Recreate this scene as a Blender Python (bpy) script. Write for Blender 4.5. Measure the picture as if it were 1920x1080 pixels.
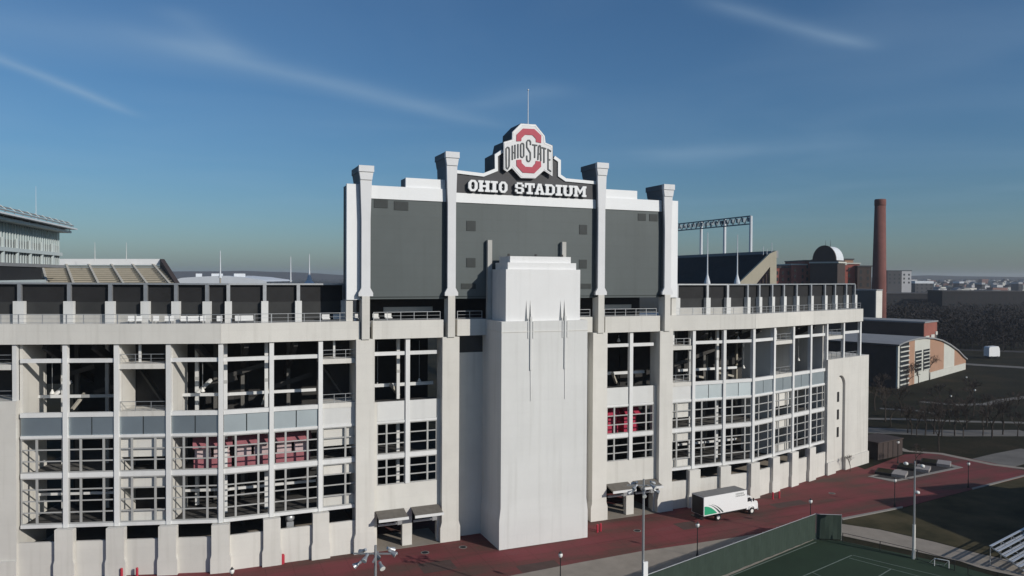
import bpy, bmesh, math, random
from mathutils import Vector, Matrix
random.seed(7)
R = math.radians
for o in list(bpy.data.objects): bpy.data.objects.remove(o)
scn = bpy.context.scene
COL = scn.collection

# ------------------------------------------------------------------ camera
YAW, FOC, CAMH, HOR, ROLL = R(22.8), 1400.0, 34.0, 517.5, 0.0055
PITCH = math.atan((540 - HOR) / FOC)
CAM = Vector((-34.5, -85.3, CAMH))
FW = Vector((math.sin(YAW) * math.cos(PITCH), math.cos(YAW) * math.cos(PITCH), -math.sin(PITCH)))
RT = Vector((math.cos(YAW), -math.sin(YAW), 0))
UP = RT.cross(FW)
RT, UP = RT * math.cos(ROLL) + UP * math.sin(ROLL), UP * math.cos(ROLL) - RT * math.sin(ROLL)
cam_d = bpy.data.cameras.new('camera'); cam = bpy.data.objects.new('camera', cam_d); COL.objects.link(cam)
cam_d.sensor_width = 36; cam_d.lens = FOC / 1920 * 36; cam_d.clip_end = 20000; cam_d.clip_start = 0.5
m = Matrix((RT, UP, -FW)).transposed().to_4x4(); m.translation = CAM
cam.matrix_world = m
scn.camera = cam

def ray(px, py): return FW + RT * ((px - 960) / FOC) + UP * ((540 - py) / FOC)
def G(px, py, z=0.0):
    r = ray(px, py); return CAM + r * ((z - CAMH) / r.z)
def AY(px, py, Y):
    r = ray(px, py); return CAM + r * ((Y - CAM.y) / r.y)
def AD(px, py, d):                       # at a given distance along the view axis
    return CAM + ray(px, py) * d

# ------------------------------------------------------------------ light
SUN_AZ, SUN_EL = R(31), R(25)          # azimuth: right of the facade's normal
sdir = Vector((math.sin(SUN_AZ) * math.cos(SUN_EL), -math.cos(SUN_AZ) * math.cos(SUN_EL), math.sin(SUN_EL)))
sun_d = bpy.data.lights.new('sun', 'SUN'); sun_d.energy = 3.6; sun_d.angle = R(0.53); sun_d.color = (1, 0.945, 0.865)
sun = bpy.data.objects.new('sun', sun_d); COL.objects.link(sun)
sun.rotation_euler = (-sdir).to_track_quat('-Z', 'Y').to_euler()
scn.view_settings.view_transform = 'Standard'; scn.view_settings.look = 'None'
scn.view_settings.exposure = 0.0; scn.view_settings.gamma = 1; scn.view_settings.use_curve_mapping = False

world = bpy.data.worlds.new('World'); scn.world = world; world.use_nodes = True
nt = world.node_tree; nt.nodes.clear()
def N(tree, typ, **kw):
    n = tree.nodes.new(typ)
    for k, v in kw.items(): setattr(n, k, v)
    return n
def mth(tree, op, a, b=None, c=None):
    n = N(tree, 'ShaderNodeMath', operation=op)
    for i, v in enumerate((a, b, c)):
        if v is None: continue
        if isinstance(v, (int, float)): n.inputs[i].default_value = v
        else: tree.links.new(v, n.inputs[i])
    return n.outputs[0]
def build_world():
    L = nt.links.new
    sky = N(nt, 'ShaderNodeTexSky', sky_type='NISHITA', sun_disc=False)
    sky.sun_elevation = SUN_EL; sky.sun_rotation = math.atan2(sdir.x, sdir.y)
    sky.altitude = 200; sky.air_density = 1.15; sky.dust_density = 1.0; sky.ozone_density = 10.0
    tc = N(nt, 'ShaderNodeTexCoord')
    sep = N(nt, 'ShaderNodeSeparateXYZ'); L(tc.outputs['Generated'], sep.inputs[0])
    z = mth(nt, 'MAXIMUM', sep.outputs[2], 0.02)
    x = mth(nt, 'DIVIDE', sep.outputs[0], z); y = mth(nt, 'DIVIDE', sep.outputs[1], z)
    cmb = N(nt, 'ShaderNodeCombineXYZ'); L(x, cmb.inputs[0]); L(y, cmb.inputs[1])
    wob = N(nt, 'ShaderNodeTexNoise'); wob.inputs['Scale'].default_value = 1.1; wob.inputs['Detail'].default_value = 5
    L(cmb.outputs[0], wob.inputs['Vector'])
    fine = N(nt, 'ShaderNodeTexNoise'); fine.inputs['Scale'].default_value = 0.55; fine.inputs['Detail'].default_value = 6
    fine.inputs['Distortion'].default_value = 0.6
    L(cmb.outputs[0], fine.inputs['Vector'])
    total = None
    def P(px, py):
        r = ray(px, py); return r.x / r.z, r.y / r.z
    # ageing contrails (lines at cirrus height) : ends, half width at start / end, strength
    for a, b, w0, strength in (((150, 40), (960, 243), .15, .27), ((-120, 60), (270, 222), .065, .34),
                               ((1290, -10), (1650, 95), .06, .28), ((310, 5), (440, 108), .10, .12),
                               ((1180, 300), (1640, 262), .45, .14), ((-300, 10), (520, 118), .30, .09),
                               ((860, 205), (1080, 160), .16, .10), ((1480, 30), (1990, 90), .5, .10)):
        (x0, y0), (x1, y1) = P(*a), P(*b)
        dx, dy = x1 - x0, y1 - y0; ln = math.hypot(dx, dy); dx /= ln; dy /= ln
        ex = mth(nt, 'SUBTRACT', x, x0); ey = mth(nt, 'SUBTRACT', y, y0)
        al = mth(nt, 'ADD', mth(nt, 'MULTIPLY', ex, dx / ln), mth(nt, 'MULTIPLY', ey, dy / ln))
        di = mth(nt, 'SUBTRACT', mth(nt, 'MULTIPLY', ex, -dy), mth(nt, 'MULTIPLY', ey, -dx))
        di = mth(nt, 'ADD', di, mth(nt, 'MULTIPLY', mth(nt, 'SUBTRACT', wob.outputs[0], 0.5), w0 * 1.3))
        g = mth(nt, 'EXPONENT', mth(nt, 'MULTIPLY', mth(nt, 'POWER', mth(nt, 'ABSOLUTE', mth(nt, 'DIVIDE', di, w0)), 1.6), -1.0))
        mr = N(nt, 'ShaderNodeMapRange', interpolation_type='SMOOTHSTEP'); L(al, mr.inputs[0])
        mr.inputs[1].default_value = -0.05; mr.inputs[2].default_value = 0.25
        mr2 = N(nt, 'ShaderNodeMapRange', interpolation_type='SMOOTHSTEP'); L(al, mr2.inputs[0])
        mr2.inputs[1].default_value = 1.06; mr2.inputs[2].default_value = 0.75
        g = mth(nt, 'MULTIPLY', g, mth(nt, 'MULTIPLY', mr.outputs[0], mr2.outputs[0]))
        g = mth(nt, 'MULTIPLY', g, mth(nt, 'MULTIPLY', mth(nt, 'ADD', wob.outputs[0], fine.outputs[0]), strength))
        total = g if total is None else mth(nt, 'ADD', total, g)
    cir = N(nt, 'ShaderNodeMapRange'); L(fine.outputs[0], cir.inputs[0])
    cir.inputs[1].default_value = 0.42; cir.inputs[2].default_value = 0.8; cir.inputs[4].default_value = 0.10
    total = mth(nt, 'MINIMUM', mth(nt, 'ADD', total, cir.outputs[0]), 0.8)
    lowfade = N(nt, 'ShaderNodeMapRange', interpolation_type='SMOOTHSTEP'); L(sep.outputs[2], lowfade.inputs[0])
    lowfade.inputs[1].default_value = 0.02; lowfade.inputs[2].default_value = 0.12
    total = mth(nt, 'MULTIPLY', total, lowfade.outputs[0])
    mix = N(nt, 'ShaderNodeMixRGB'); mix.inputs[2].default_value = SKY_CLOUD
    tint = N(nt, 'ShaderNodeMixRGB', blend_type='MULTIPLY'); tint.inputs[0].default_value = 1; tint.inputs[2].default_value = (1.10, 1.055, .935, 1); L(sky.outputs[0], tint.inputs[1])
    L(total, mix.inputs[0]); L(tint.outputs[0], mix.inputs[1])
    bg = N(nt, 'ShaderNodeBackground'); bg.inputs[1].default_value = SKY_STR
    L(mix.outputs[0], bg.inputs[0])
    out = N(nt, 'ShaderNodeOutputWorld'); L(bg.outputs[0], out.inputs[0])
SKY_STR = 0.083; SKY_CLOUD = (4.0, 5.6, 7.3, 1)
build_world()

# ------------------------------------------------------------------ materials
def mat(name, col, rough=0.8, metal=0.0, var=0.0, scale=1.0, streak=0.0, bump=0.0, stretch=(1, 1, 1), col2=None, spec=0.3, bscale=None, alpha=None, tone=0.0, pour=0.0):
    mt = bpy.data.materials.new(name); mt.use_nodes = True
    t = mt.node_tree; b = t.nodes['Principled BSDF']; L = t.links.new
    b.inputs['Roughness'].default_value = rough; b.inputs['Metallic'].default_value = metal
    b.inputs['Specular IOR Level'].default_value = spec
    c = (*col, 1); b.inputs['Base Color'].default_value = c
    if alpha is not None: b.inputs['Alpha'].default_value = alpha
    if var or streak or bump or col2:
        geo = N(t, 'ShaderNodeNewGeometry')
        mp = N(t, 'ShaderNodeMapping'); mp.inputs['Scale'].default_value = stretch
        L(geo.outputs['Position'], mp.inputs[0])
        n1 = N(t, 'ShaderNodeTexNoise'); n1.inputs['Scale'].default_value = scale; n1.inputs['Detail'].default_value = 6
        n1.inputs['Roughness'].default_value = 0.62
        L(mp.outputs[0], n1.inputs['Vector'])
        cr = N(t, 'ShaderNodeMapRange'); L(n1.outputs[0], cr.inputs[0])
        cr.inputs[1].default_value = 0.3; cr.inputs[2].default_value = 0.7
        mx = N(t, 'ShaderNodeMixRGB'); L(cr.outputs[0], mx.inputs[0])
        lo = tuple(v * (1 - var) for v in col) if col2 is None else col2
        mx.inputs[1].default_value = (*lo, 1); mx.inputs[2].default_value = c
        o = mx.outputs[0]
        if streak:
            mp2 = N(t, 'ShaderNodeMapping'); mp2.inputs['Scale'].default_value = (1.6, 1.6, 0.07)
            L(geo.outputs['Position'], mp2.inputs[0])
            n2 = N(t, 'ShaderNodeTexNoise'); n2.inputs['Scale'].default_value = 1.0; n2.inputs['Detail'].default_value = 5
            L(mp2.outputs[0], n2.inputs['Vector'])
            r2 = N(t, 'ShaderNodeMapRange'); L(n2.outputs[0], r2.inputs[0])
            r2.inputs[1].default_value = 0.52; r2.inputs[2].default_value = 0.78; r2.inputs[4].default_value = streak
            m2 = N(t, 'ShaderNodeMixRGB'); L(r2.outputs[0], m2.inputs[0]); L(o, m2.inputs[1])
            m2.inputs[2].default_value = (col[0] * .42, col[1] * .40, col[2] * .36, 1)
            o = m2.outputs[0]
        if tone or pour:
            f = None
            if tone:
                oi_ = N(t, 'ShaderNodeObjectInfo'); f = mth(t, 'ADD', mth(t, 'MULTIPLY', oi_.outputs['Random'], tone), 1 - tone * .6)
            if pour:
                sx = N(t, 'ShaderNodeSeparateXYZ'); L(geo.outputs['Position'], sx.inputs[0])
                fz = mth(t, 'FRACT', mth(t, 'DIVIDE', sx.outputs[2], 1.53))
                ln = mth(t, 'MULTIPLY', mth(t, 'LESS_THAN', fz, .045), -pour); ln = mth(t, 'ADD', ln, 1.0)
                lift = mth(t, 'FLOOR', mth(t, 'DIVIDE', sx.outputs[2], 1.53))
                wn = N(t, 'ShaderNodeTexWhiteNoise', noise_dimensions='1D'); L(lift, wn.inputs['W'])
                ln = mth(t, 'MULTIPLY', ln, mth(t, 'ADD', mth(t, 'MULTIPLY', wn.outputs[0], pour * .35), 1 - pour * .2))
                f = ln if f is None else mth(t, 'MULTIPLY', f, ln)
            mm_ = N(t, 'ShaderNodeMixRGB', blend_type='MULTIPLY'); mm_.inputs[0].default_value = 1
            L(o, mm_.inputs[1]); L(f, mm_.inputs[2]); o = mm_.outputs[0]
        L(o, b.inputs['Base Color'])
        if bump:
            bp = N(t, 'ShaderNodeBump'); bp.inputs['Strength'].default_value = bump; bp.inputs['Distance'].default_value = 0.05
            n3 = N(t, 'ShaderNodeTexNoise'); n3.inputs['Scale'].default_value = bscale or scale * 6; n3.inputs['Detail'].default_value = 4
            L(geo.outputs['Position'], n3.inputs['Vector']); L(n3.outputs[0], bp.inputs['Height']); L(bp.outputs[0], b.inputs['Normal'])
    return mt

M = dict(
    conc=mat('painted_concrete', (.625, .607, .56), .85, var=.11, scale=.22, streak=.24, bump=.15, tone=.10, pour=.035),
    conc_t=mat('tower_concrete', (.63, .63, .61), .85, var=.10, scale=.12, streak=.20, bump=.12, pour=.03),
    blockwhite=mat('white_painted_block', (.71, .71, .70), .8, var=.05, scale=.3, streak=.10, bump=.08),
    conc_raw=mat('raw_concrete', (.40, .37, .31), .9, var=.25, scale=.6, streak=.3, bump=.2),
    white=mat('white_steel', (.68, .68, .665), .55, var=.08, scale=.6, streak=.14, tone=.12),
    sbwhite=mat('scoreboard_white', (.74, .75, .75), .5, var=.04, scale=.5, streak=.06),
    grey=mat('scoreboard_cladding', (.092, .108, .108), .55, var=.16, scale=.12, streak=.14, pour=.08),
    greydk=mat('vent_louvre', (.032, .038, .038), .6, var=.2, scale=2),
    sign=mat('sign_board', (.060, .060, .064), .6, var=.15, scale=.8, streak=.1),
    crimson=mat('emblem_crimson', (.42, .055, .085), .55, var=.06, scale=1),
    emwhite=mat('emblem_white', (.66, .66, .66), .5, var=.03, scale=1),
    emgrey=mat('emblem_charcoal', (.085, .09, .092), .5, var=.1, scale=2),
    inner=mat('understand_shade', (.048, .047, .046), .9, var=.4, scale=.5),  # near black colour puts the deep shade of the bays into their surfaces
    innerf=mat('shade_floor', (.075, .072, .068), .9, var=.4, scale=.6),  # floors coloured dark for the shade inside the bays
    screen=mat('dark_mesh_screen', (.020, .020, .021), .8, var=.3, scale=.6),
    screen2=mat('dark_mesh_screen_low', (.038, .039, .039), .8, var=.3, scale=.6),
    gal=mat('galvanised', (.42, .43, .44), .45, metal=.6, var=.15, scale=2),
    grid=mat('grey_mullion', (.40, .40, .385), .55, metal=.1, var=.1, scale=2),
    panel=mat('blue_grey_panel', (.54, .60, .62), .5, metal=1.0, var=.08, scale=.5, spec=.5, tone=.14),
    wpanel=mat('white_spandrel', (.62, .62, .60), .5, var=.05, scale=.8, streak=.08, tone=.08),
    colwhite=mat('column_white', (.64, .645, .65), .6, var=.06, scale=.4, streak=.10),
    floor2=mat('concourse_floor', (.14, .135, .125), .9, var=.3, scale=.6),
    stackbrick=mat('stack_brick', (.185, .078, .066), .9, var=.25, scale=.3, streak=.25),
    truss=mat('truss_steel', (.16, .20, .23), .5, metal=.3, var=.15, scale=1),
    hallbrick=mat('hall_brick', (.30, .095, .075), .9, var=.25, scale=.25),
    darkhall=mat('dark_hall', (.022, .022, .026), .85, var=.3, scale=.05),
    shadegrey=mat('column_shade_grey', (.125, .135, .15), .6, var=.1, scale=1),  # dark grey bodies deepen the shade on the sides of white fronts
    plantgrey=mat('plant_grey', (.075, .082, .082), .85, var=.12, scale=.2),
    bench=mat('bench_dark', (.22, .20, .16), .9, var=.2, scale=.6),
    canopy=mat('canopy_top', (.16, .145, .125), .85, var=.3, scale=2, bump=.2),
    red=mat('red_paint', (.42, .035, .055), .5, var=.1, scale=2),
    redconc=mat('concession_red', (.40, .03, .07), .6, var=.15, scale=1.5),
    pink=mat('concession_panel', (.52, .40, .40), .6, var=.15, scale=1.5),
    fadedred=mat('faded_red', (.34, .12, .14), .7, var=.25, scale=1.5),
    raker=mat('raker_concrete', (.50, .45, .34), .9, var=.12, scale=.4, streak=.15),
    post=mat('post_concrete', (.46, .45, .42), .9, var=.15, scale=.6, streak=.2),
    black=mat('black_iron', (.02, .02, .021), .5, var=.2, scale=3, spec=.4),
    lampwhite=mat('lamp_globe', (.75, .74, .70), .35, var=.05, scale=3),
    brick=mat('red_brick', (.27, .10, .075), .9, var=.25, scale=.4, bump=.2),
    brick2=mat('tan_brick', (.36, .215, .145), .9, var=.14, scale=.25),
    bdark=mat('dark_cladding', (.060, .045, .040), .85, var=.25, scale=.3),
    palewall=mat('pale_cladding', (.50, .50, .45), .7, var=.1, scale=.4),
    roofg=mat('grey_roof', (.24, .245, .25), .7, var=.15, scale=.3),
    roofw=mat('white_roof', (.62, .65, .68), .6, var=.1, scale=.2),
    glass=mat('dark_glass', (.03, .035, .04), .12, var=.2, scale=.5, spec=.6),
    pressglass=mat('press_glass', (.30, .38, .38), .25, var=.25, scale=.25, spec=.6),
    presswhite=mat('press_frame', (.50, .56, .56), .5, var=.1, scale=.5),
    seat=mat('bench_concrete', (.46, .42, .34), .9, var=.2, scale=.4),
    aisle=mat('aisle_concrete', (.50, .47, .40), .9, var=.15, scale=.4),
    alu=mat('aluminium_plank', (.66, .67, .69), .35, metal=.5, var=.08, scale=2),
    tyre=mat('tyre_rubber', (.018, .018, .018), .85, var=.2, scale=6),
    truckw=mat('truck_white', (.78, .78, .77), .35, var=.04, scale=2, spec=.5),
    truckroof=mat('truck_roof', (.22, .215, .21), .6, var=.15, scale=1.5),
    green=mat('livery_green', (.03, .33, .17), .4, var=.05, scale=2),
    livery=mat('livery_dark', (.03, .05, .045), .4, var=.1, scale=2),
    fencegreen=mat('green_windscreen', (.032, .050, .038), .85, var=.18, scale=1.2, bump=.2),
    bark=mat('winter_bark', (.075, .060, .050), .95, var=.35, scale=3),
    twig=mat('winter_twigs', (.070, .055, .047), .95, var=.35, scale=1),
    farwood=mat('winter_wood', (.026, .023, .024), .95, var=.5, scale=.05),
    stone=mat('granite', (.30, .28, .27), .7, var=.25, scale=4),
    stonedk=mat('dark_granite', (.035, .032, .032), .95, var=.25, scale=4),
    far=mat('far_wall', (.50, .50, .51), .9, var=.3, scale=.02),
    fardk=mat('far_roof', (.075, .075, .08), .9, var=.3, scale=.02),
    farbrick=mat('far_brick', (.22, .12, .10), .9, var=.3, scale=.02),
)
def ground_mats():
    # red plaza paving: weathered bands, tyre darkening, joints
    mt = bpy.data.materials.new('red_plaza_paving'); mt.use_nodes = True
    t = mt.node_tree; b = t.nodes['Principled BSDF']; L = t.links.new
    b.inputs['Roughness'].default_value = .9; b.inputs['Specular IOR Level'].default_value = .2
    geo = N(t, 'ShaderNodeNewGeometry')
    def noise(scale, stretch, det=6, rot=0):
        mp = N(t, 'ShaderNodeMapping'); mp.inputs['Scale'].default_value = stretch; mp.inputs['Rotation'].default_value = (0, 0, rot)
        L(geo.outputs['Position'], mp.inputs[0])
        n = N(t, 'ShaderNodeTexNoise'); n.inputs['Scale'].default_value = scale; n.inputs['Detail'].default_value = det
        L(mp.outputs[0], n.inputs['Vector']); return n.outputs[0]
    a = noise(.5, (.12, .55, 1)); c2 = noise(3, (1, 1, 1)); d = noise(.12, (1, 1, 1))
    f = mth(t, 'ADD', mth(t, 'MULTIPLY', a, .6), mth(t, 'ADD', mth(t, 'MULTIPLY', c2, .15), mth(t, 'MULTIPLY', d, .25)))
    f = mth(t, 'ADD', mth(t, 'MULTIPLY', mth(t, 'SUBTRACT', f, .5), 1.35), .5)
    cr = N(t, 'ShaderNodeValToRGB'); L(f, cr.inputs[0])
    e = cr.color_ramp.elements
    e[0].position = .36; e[0].color = (.088, .055, .044, 1)
    e[1].position = .62; e[1].color = (.185, .046, .050, 1)
    k = e.new(.48); k.color = (.135, .048, .044, 1)
    k = e.new(.74); k.color = (.160, .060, .060, 1)
    sp_ = N(t, 'ShaderNodeSeparateXYZ'); L(geo.outputs['Position'], sp_.inputs[0])
    jx = mth(t, 'LESS_THAN', mth(t, 'FRACT', mth(t, 'DIVIDE', sp_.outputs[0], 3.05)), .02); jy = mth(t, 'LESS_THAN', mth(t, 'FRACT', mth(t, 'DIVIDE', sp_.outputs[1], 3.05)), .02)
    jn = mth(t, 'SUBTRACT', 1.0, mth(t, 'MULTIPLY', mth(t, 'MAXIMUM', jx, jy), .28))
    ty = noise(1.0, (.03, 1.6, 1), 4); tm = N(t, 'ShaderNodeMapRange'); L(ty, tm.inputs[0]); tm.inputs[1].default_value = .56; tm.inputs[2].default_value = .72; tm.inputs[3].default_value = 1.0; tm.inputs[4].default_value = .72
    mj = N(t, 'ShaderNodeMixRGB', blend_type='MULTIPLY'); mj.inputs[0].default_value = 1; L(cr.outputs[0], mj.inputs[1]); L(mth(t, 'MULTIPLY', jn, tm.outputs[0]), mj.inputs[2])
    L(mj.outputs[0], b.inputs['Base Color'])
    M['plaza'] = mt
    # winter lawn: worn brown and dull green
    mt = bpy.data.materials.new('winter_lawn'); mt.use_nodes = True
    t = mt.node_tree; b = t.nodes['Principled BSDF']; L = t.links.new
    b.inputs['Roughness'].default_value = .95; b.inputs['Specular IOR Level'].default_value = .1
    geo = N(t, 'ShaderNodeNewGeometry')
    def noise(scale, det=7):
        n = N(t, 'ShaderNodeTexNoise'); n.inputs['Scale'].default_value = scale; n.inputs['Detail'].default_value = det
        L(geo.outputs['Position'], n.inputs['Vector']); return n.outputs[0]
    f = mth(t, 'ADD', mth(t, 'MULTIPLY', noise(.09), .65), mth(t, 'MULTIPLY', noise(1.4), .35))
    cr = N(t, 'ShaderNodeValToRGB'); L(f, cr.inputs[0]); e = cr.color_ramp.elements
    e[0].position = .38; e[0].color = (.013, .012, .008, 1)
    e[1].position = .68; e[1].color = (.040, .031, .020, 1)
    k = e.new(.5); k.color = (.018, .018, .010, 1)
    k = e.new(.58); k.color = (.026, .022, .013, 1)
    L(cr.outputs[0], b.inputs['Base Color'])
    bp = N(t, 'ShaderNodeBump'); bp.inputs['Strength'].default_value = .5; bp.inputs['Distance'].default_value = .06
    L(noise(9, 3), bp.inputs['Height']); L(bp.outputs[0], b.inputs['Normal'])
    M['lawn'] = mt
ground_mats()
M['nearlawn'] = mat('near_lawn', (.085, .070, .040), .95, col2=(.024, .025, .013), scale=.16, bump=.4, bscale=7, spec=.1)  # tan and olive mix, paler than the other lawns
M['patch'] = mat('paving_patch', (.085, .052, .045), .9, var=.25, scale=.8)
M['path'] = mat('concrete_path', (.29, .255, .215), .9, var=.22, scale=.5, bump=.15)
M['pathfar'] = mat('worn_path', (.17, .16, .145), .9, var=.35, scale=.2)
M['kerb'] = mat('kerb_concrete', (.25, .235, .215), .9, var=.15, scale=1)
M['turf'] = mat('sports_turf', (.020, .042, .022), .95, var=.25, scale=.25, bump=.25, bscale=12)
M['line'] = mat('white_line', (.17, .21, .18), .9, var=.3, scale=1.5)
M['asphalt'] = mat('asphalt', (.05, .05, .052), .9, var=.25, scale=.4)

# ------------------------------------------------------------------ builders
ROOT = {}
class MB:
    def __init__(s): s.v = []; s.f = []
    def box(s, x0, x1, y0, y1, z0, z1, fr=None):
        i = len(s.v); P = [(x, y, z) for z in (z0, z1) for y in (y0, y1) for x in (x0, x1)]
        s.v += [fr(*p) for p in P] if fr else P
        s.f += [tuple(i + k for k in q) for q in ((0, 2, 3, 1), (4, 5, 7, 6), (0, 1, 5, 4), (2, 6, 7, 3), (0, 4, 6, 2), (1, 3, 7, 5))]
        return s
    def prism(s, poly, y0, y1, fr=None):            # polygon in x,z extruded along y
        i = len(s.v); n = len(poly)
        area = sum(poly[k][0] * poly[(k + 1) % n][1] - poly[(k + 1) % n][0] * poly[k][1] for k in range(n))
        if area < 0: poly = poly[::-1]
        P = [(p[0], y0, p[1]) for p in poly] + [(p[0], y1, p[1]) for p in poly]
        s.v += [fr(*p) for p in P] if fr else P
        s.f += [tuple(range(i, i + n)), tuple(range(i + 2 * n - 1, i + n - 1, -1))]
        s.f += [(i + (k + 1) % n, i + k, i + n + k, i + n + (k + 1) % n) for k in range(n)]
        return s
    def slab(s, poly, z0, z1):                      # polygon in x,y
        i = len(s.v); n = len(poly)
        area = sum(poly[k][0] * poly[(k + 1) % n][1] - poly[(k + 1) % n][0] * poly[k][1] for k in range(n))
        if area < 0: poly = poly[::-1]
        s.v += [(p[0], p[1], z0) for p in poly] + [(p[0], p[1], z1) for p in poly]
        s.f += [tuple(range(i + n - 1, i - 1, -1)), tuple(range(i + n, i + 2 * n))]
        s.f += [(i + k, i + (k + 1) % n, i + n + (k + 1) % n, i + n + k) for k in range(n)]
        return s
    def bar(s, p, q, w, h=None):                    # square bar between two points
        h = h or w; p, q = Vector(p), Vector(q); d = (q - p).normalized()
        a = Vector((0, 0, 1)) if abs(d.z) < .9 else Vector((0, 1, 0))
        u = d.cross(a).normalized() * (w / 2); v = u.cross(d).normalized() * (h / 2)
        i = len(s.v)
        for c in (p, q): s.v += [tuple(c - u - v), tuple(c + u - v), tuple(c + u + v), tuple(c - u + v)]
        s.f += [(i, i + 1, i + 2, i + 3), (i + 7, i + 6, i + 5, i + 4)] + [(i + (k + 1) % 4, i + k, i + 4 + k, i + 4 + (k + 1) % 4) for k in range(4)]
        return s
    def tube(s, p, q, r0, r1=None, n=10, cap=True):
        r1 = r0 if r1 is None else r1; p, q = Vector(p), Vector(q); d = (q - p).normalized()
        a = Vector((0, 0, 1)) if abs(d.z) < .9 else Vector((0, 1, 0))
        u = d.cross(a).normalized(); v = d.cross(u)
        i = len(s.v)
        for c, r in ((p, r0), (q, r1)):
            for k in range(n):
                t = 2 * math.pi * k / n; s.v.append(tuple(c + (u * math.cos(t) + v * math.sin(t)) * r))
        s.f += [(i + k, i + (k + 1) % n, i + n + (k + 1) % n, i + n + k) for k in range(n)]
        if cap: s.f += [tuple(range(i + n - 1, i - 1, -1)), tuple(range(i + n, i + 2 * n))]
        return s
    def lathe(s, prof, n=14, c=(0, 0, 0)):
        i = len(s.v)
        for r, z in prof:
            for k in range(n):
                t = 2 * math.pi * k / n; s.v.append((c[0] + r * math.cos(t), c[1] + r * math.sin(t), c[2] + z))
        for j in range(len(prof) - 1):
            s.f += [(i + j * n + k, i + j * n + (k + 1) % n, i + (j + 1) * n + (k + 1) % n, i + (j + 1) * n + k) for k in range(n)]
        s.f += [tuple(range(i + n - 1, i - 1, -1)), tuple(range(i + (len(prof) - 1) * n, i + len(prof) * n))]
        return s
    def quad(s, *p):
        i = len(s.v); s.v += [tuple(q) for q in p]; s.f.append(tuple(range(i, i + len(p)))); return s

def obj(name, mb, m, parent=None, smooth=False):
    me = bpy.data.meshes.new(name)
    off = Vector((0, 0, 0))
    if parent is not None: off = ROOT.get(parent, off)
    me.from_pydata([tuple(Vector(v) - off) for v in mb.v], [], mb.f); me.update()
    if smooth:
        for p in me.polygons: p.use_smooth = True
    me.materials.append(M[m] if isinstance(m, str) else m)
    o = bpy.data.objects.new(name, me); COL.objects.link(o)
    if parent is not None: o.parent = parent; ROOT[o] = off
    return o
def tag(o, label, cat, group=None):
    o['label'] = label; o['category'] = cat
    if group: o['group'] = group
    return o
def thing(name, label, cat, loc=(0, 0, 0), group=None):
    o = bpy.data.objects.new(name, None); COL.objects.link(o); o.location = loc; ROOT[o] = Vector(loc)
    o.empty_display_size = .5
    return tag(o, label, cat, group)
def struct(name, mb, m):
    o = obj(name, mb, m); o['kind'] = 'structure'; return o
def copy_tree(o, parent=None):
    c = o.copy(); COL.objects.link(c); c.parent = parent
    for ch in o.children: copy_tree(ch, c)
    return c
def recenter(o):                                    # single-mesh thing: origin to its base centre
    me = o.data; xs = [v.co for v in me.vertices]
    c = Vector(((min(v.x for v in xs) + max(v.x for v in xs)) / 2, (min(v.y for v in xs) + max(v.y for v in xs)) / 2, min(v.z for v in xs)))
    for v in me.vertices: v.co -= c
    o.location = c; return o

# ------------------------------------------------------------------ setting: ground, plaza, paths, pitch
gm = MB().box(-6000, 6500, -2500, 8000, -2.0, 0.0)
struct('ground', gm, 'lawn')
def poly(pts, z): return [tuple(G(px, py, z)[:2]) for px, py in pts]
pl = poly([(1920, 882), (1862, 868), (1764, 849), (1696, 852), (1622, 880)], .03)
right_edge = poly([(1580, 973), (1690, 952), (1822, 918), (1925, 893)], .03)
plz = [(-110, 22), (-60, 16), (75, 16)] + [p for p in reversed(pl)] + [p for p in reversed(right_edge)] + [tuple(G(1527, 1000, .03)[:2])] + poly([(1362, 1012), (1200, 1036), (1085, 1057), (960, 1081)], .03) + [(-110, -8.2)]
struct('plaza', MB().slab(plz, -.2, .03), 'plaza')
# pale concrete walk between the plaza and the green fence
wk = poly([(1460, 995), (1362, 1010), (1200, 1034), (1085, 1055), (960, 1079)], .03) + [(-110, -8.0), (-110, -40), (-6, -25.0)] + poly([(1526, 1012)], .03)
struct('concrete_walk', MB().slab(wk, -.2, .038), 'path')
struct('kerb', MB().slab([tuple(v) for v in (poly([(1578, 971), (1692, 949), (1693, 951.5), (1580, 974)], .1))], -.1, .12), 'kerb')
struct('kerb', MB().slab([tuple(v) for v in (poly([(1822, 915), (1925, 889), (1925, 891.5), (1824, 917.5)], .1))], -.1, .12), 'kerb')
struct('side_path', MB().slab(poly([(1577, 982), (1650, 993), (1752, 1016), (1836, 1038), (1930, 1058), (1930, 1085), (1848, 1068), (1800, 1052), (1700, 1030), (1577, 1004)], .02), -.1, .02), 'path')
struct('field_turf', MB().slab(poly([(1530, 1011), (1578, 1014), (1700, 1040), (1792, 1060), (1900, 1090), (2050, 1140), (1700, 1500), (900, 1500), (1190, 1100)], .02), -.1, .024), 'turf')
def stripe(name, a, b, w, z, m):
    p, q = G(*a, z), G(*b, z); d = (q - p).normalized(); n = Vector((-d.y, d.x, 0)) * (w / 2)
    return struct(name, MB().slab([tuple((p - n)[:2]), tuple((q - n)[:2]), tuple((q + n)[:2]), tuple((p + n)[:2])], .02, z), m)
for i, (a, b, w) in enumerate((((1530, 1016), (1290, 1112), .14), ((1597, 1041), (1490, 1087), .12), ((1599, 1041), (1780, 1084), .10), ((1592, 1046), (1730, 1082), .10),
                (((1670, 1067), (1640, 1085), .12)), ((1523, 1073), (1545, 1083), .1))):
    stripe('field_line', a, b, w, .032 + .002 * i, 'line')
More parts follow.
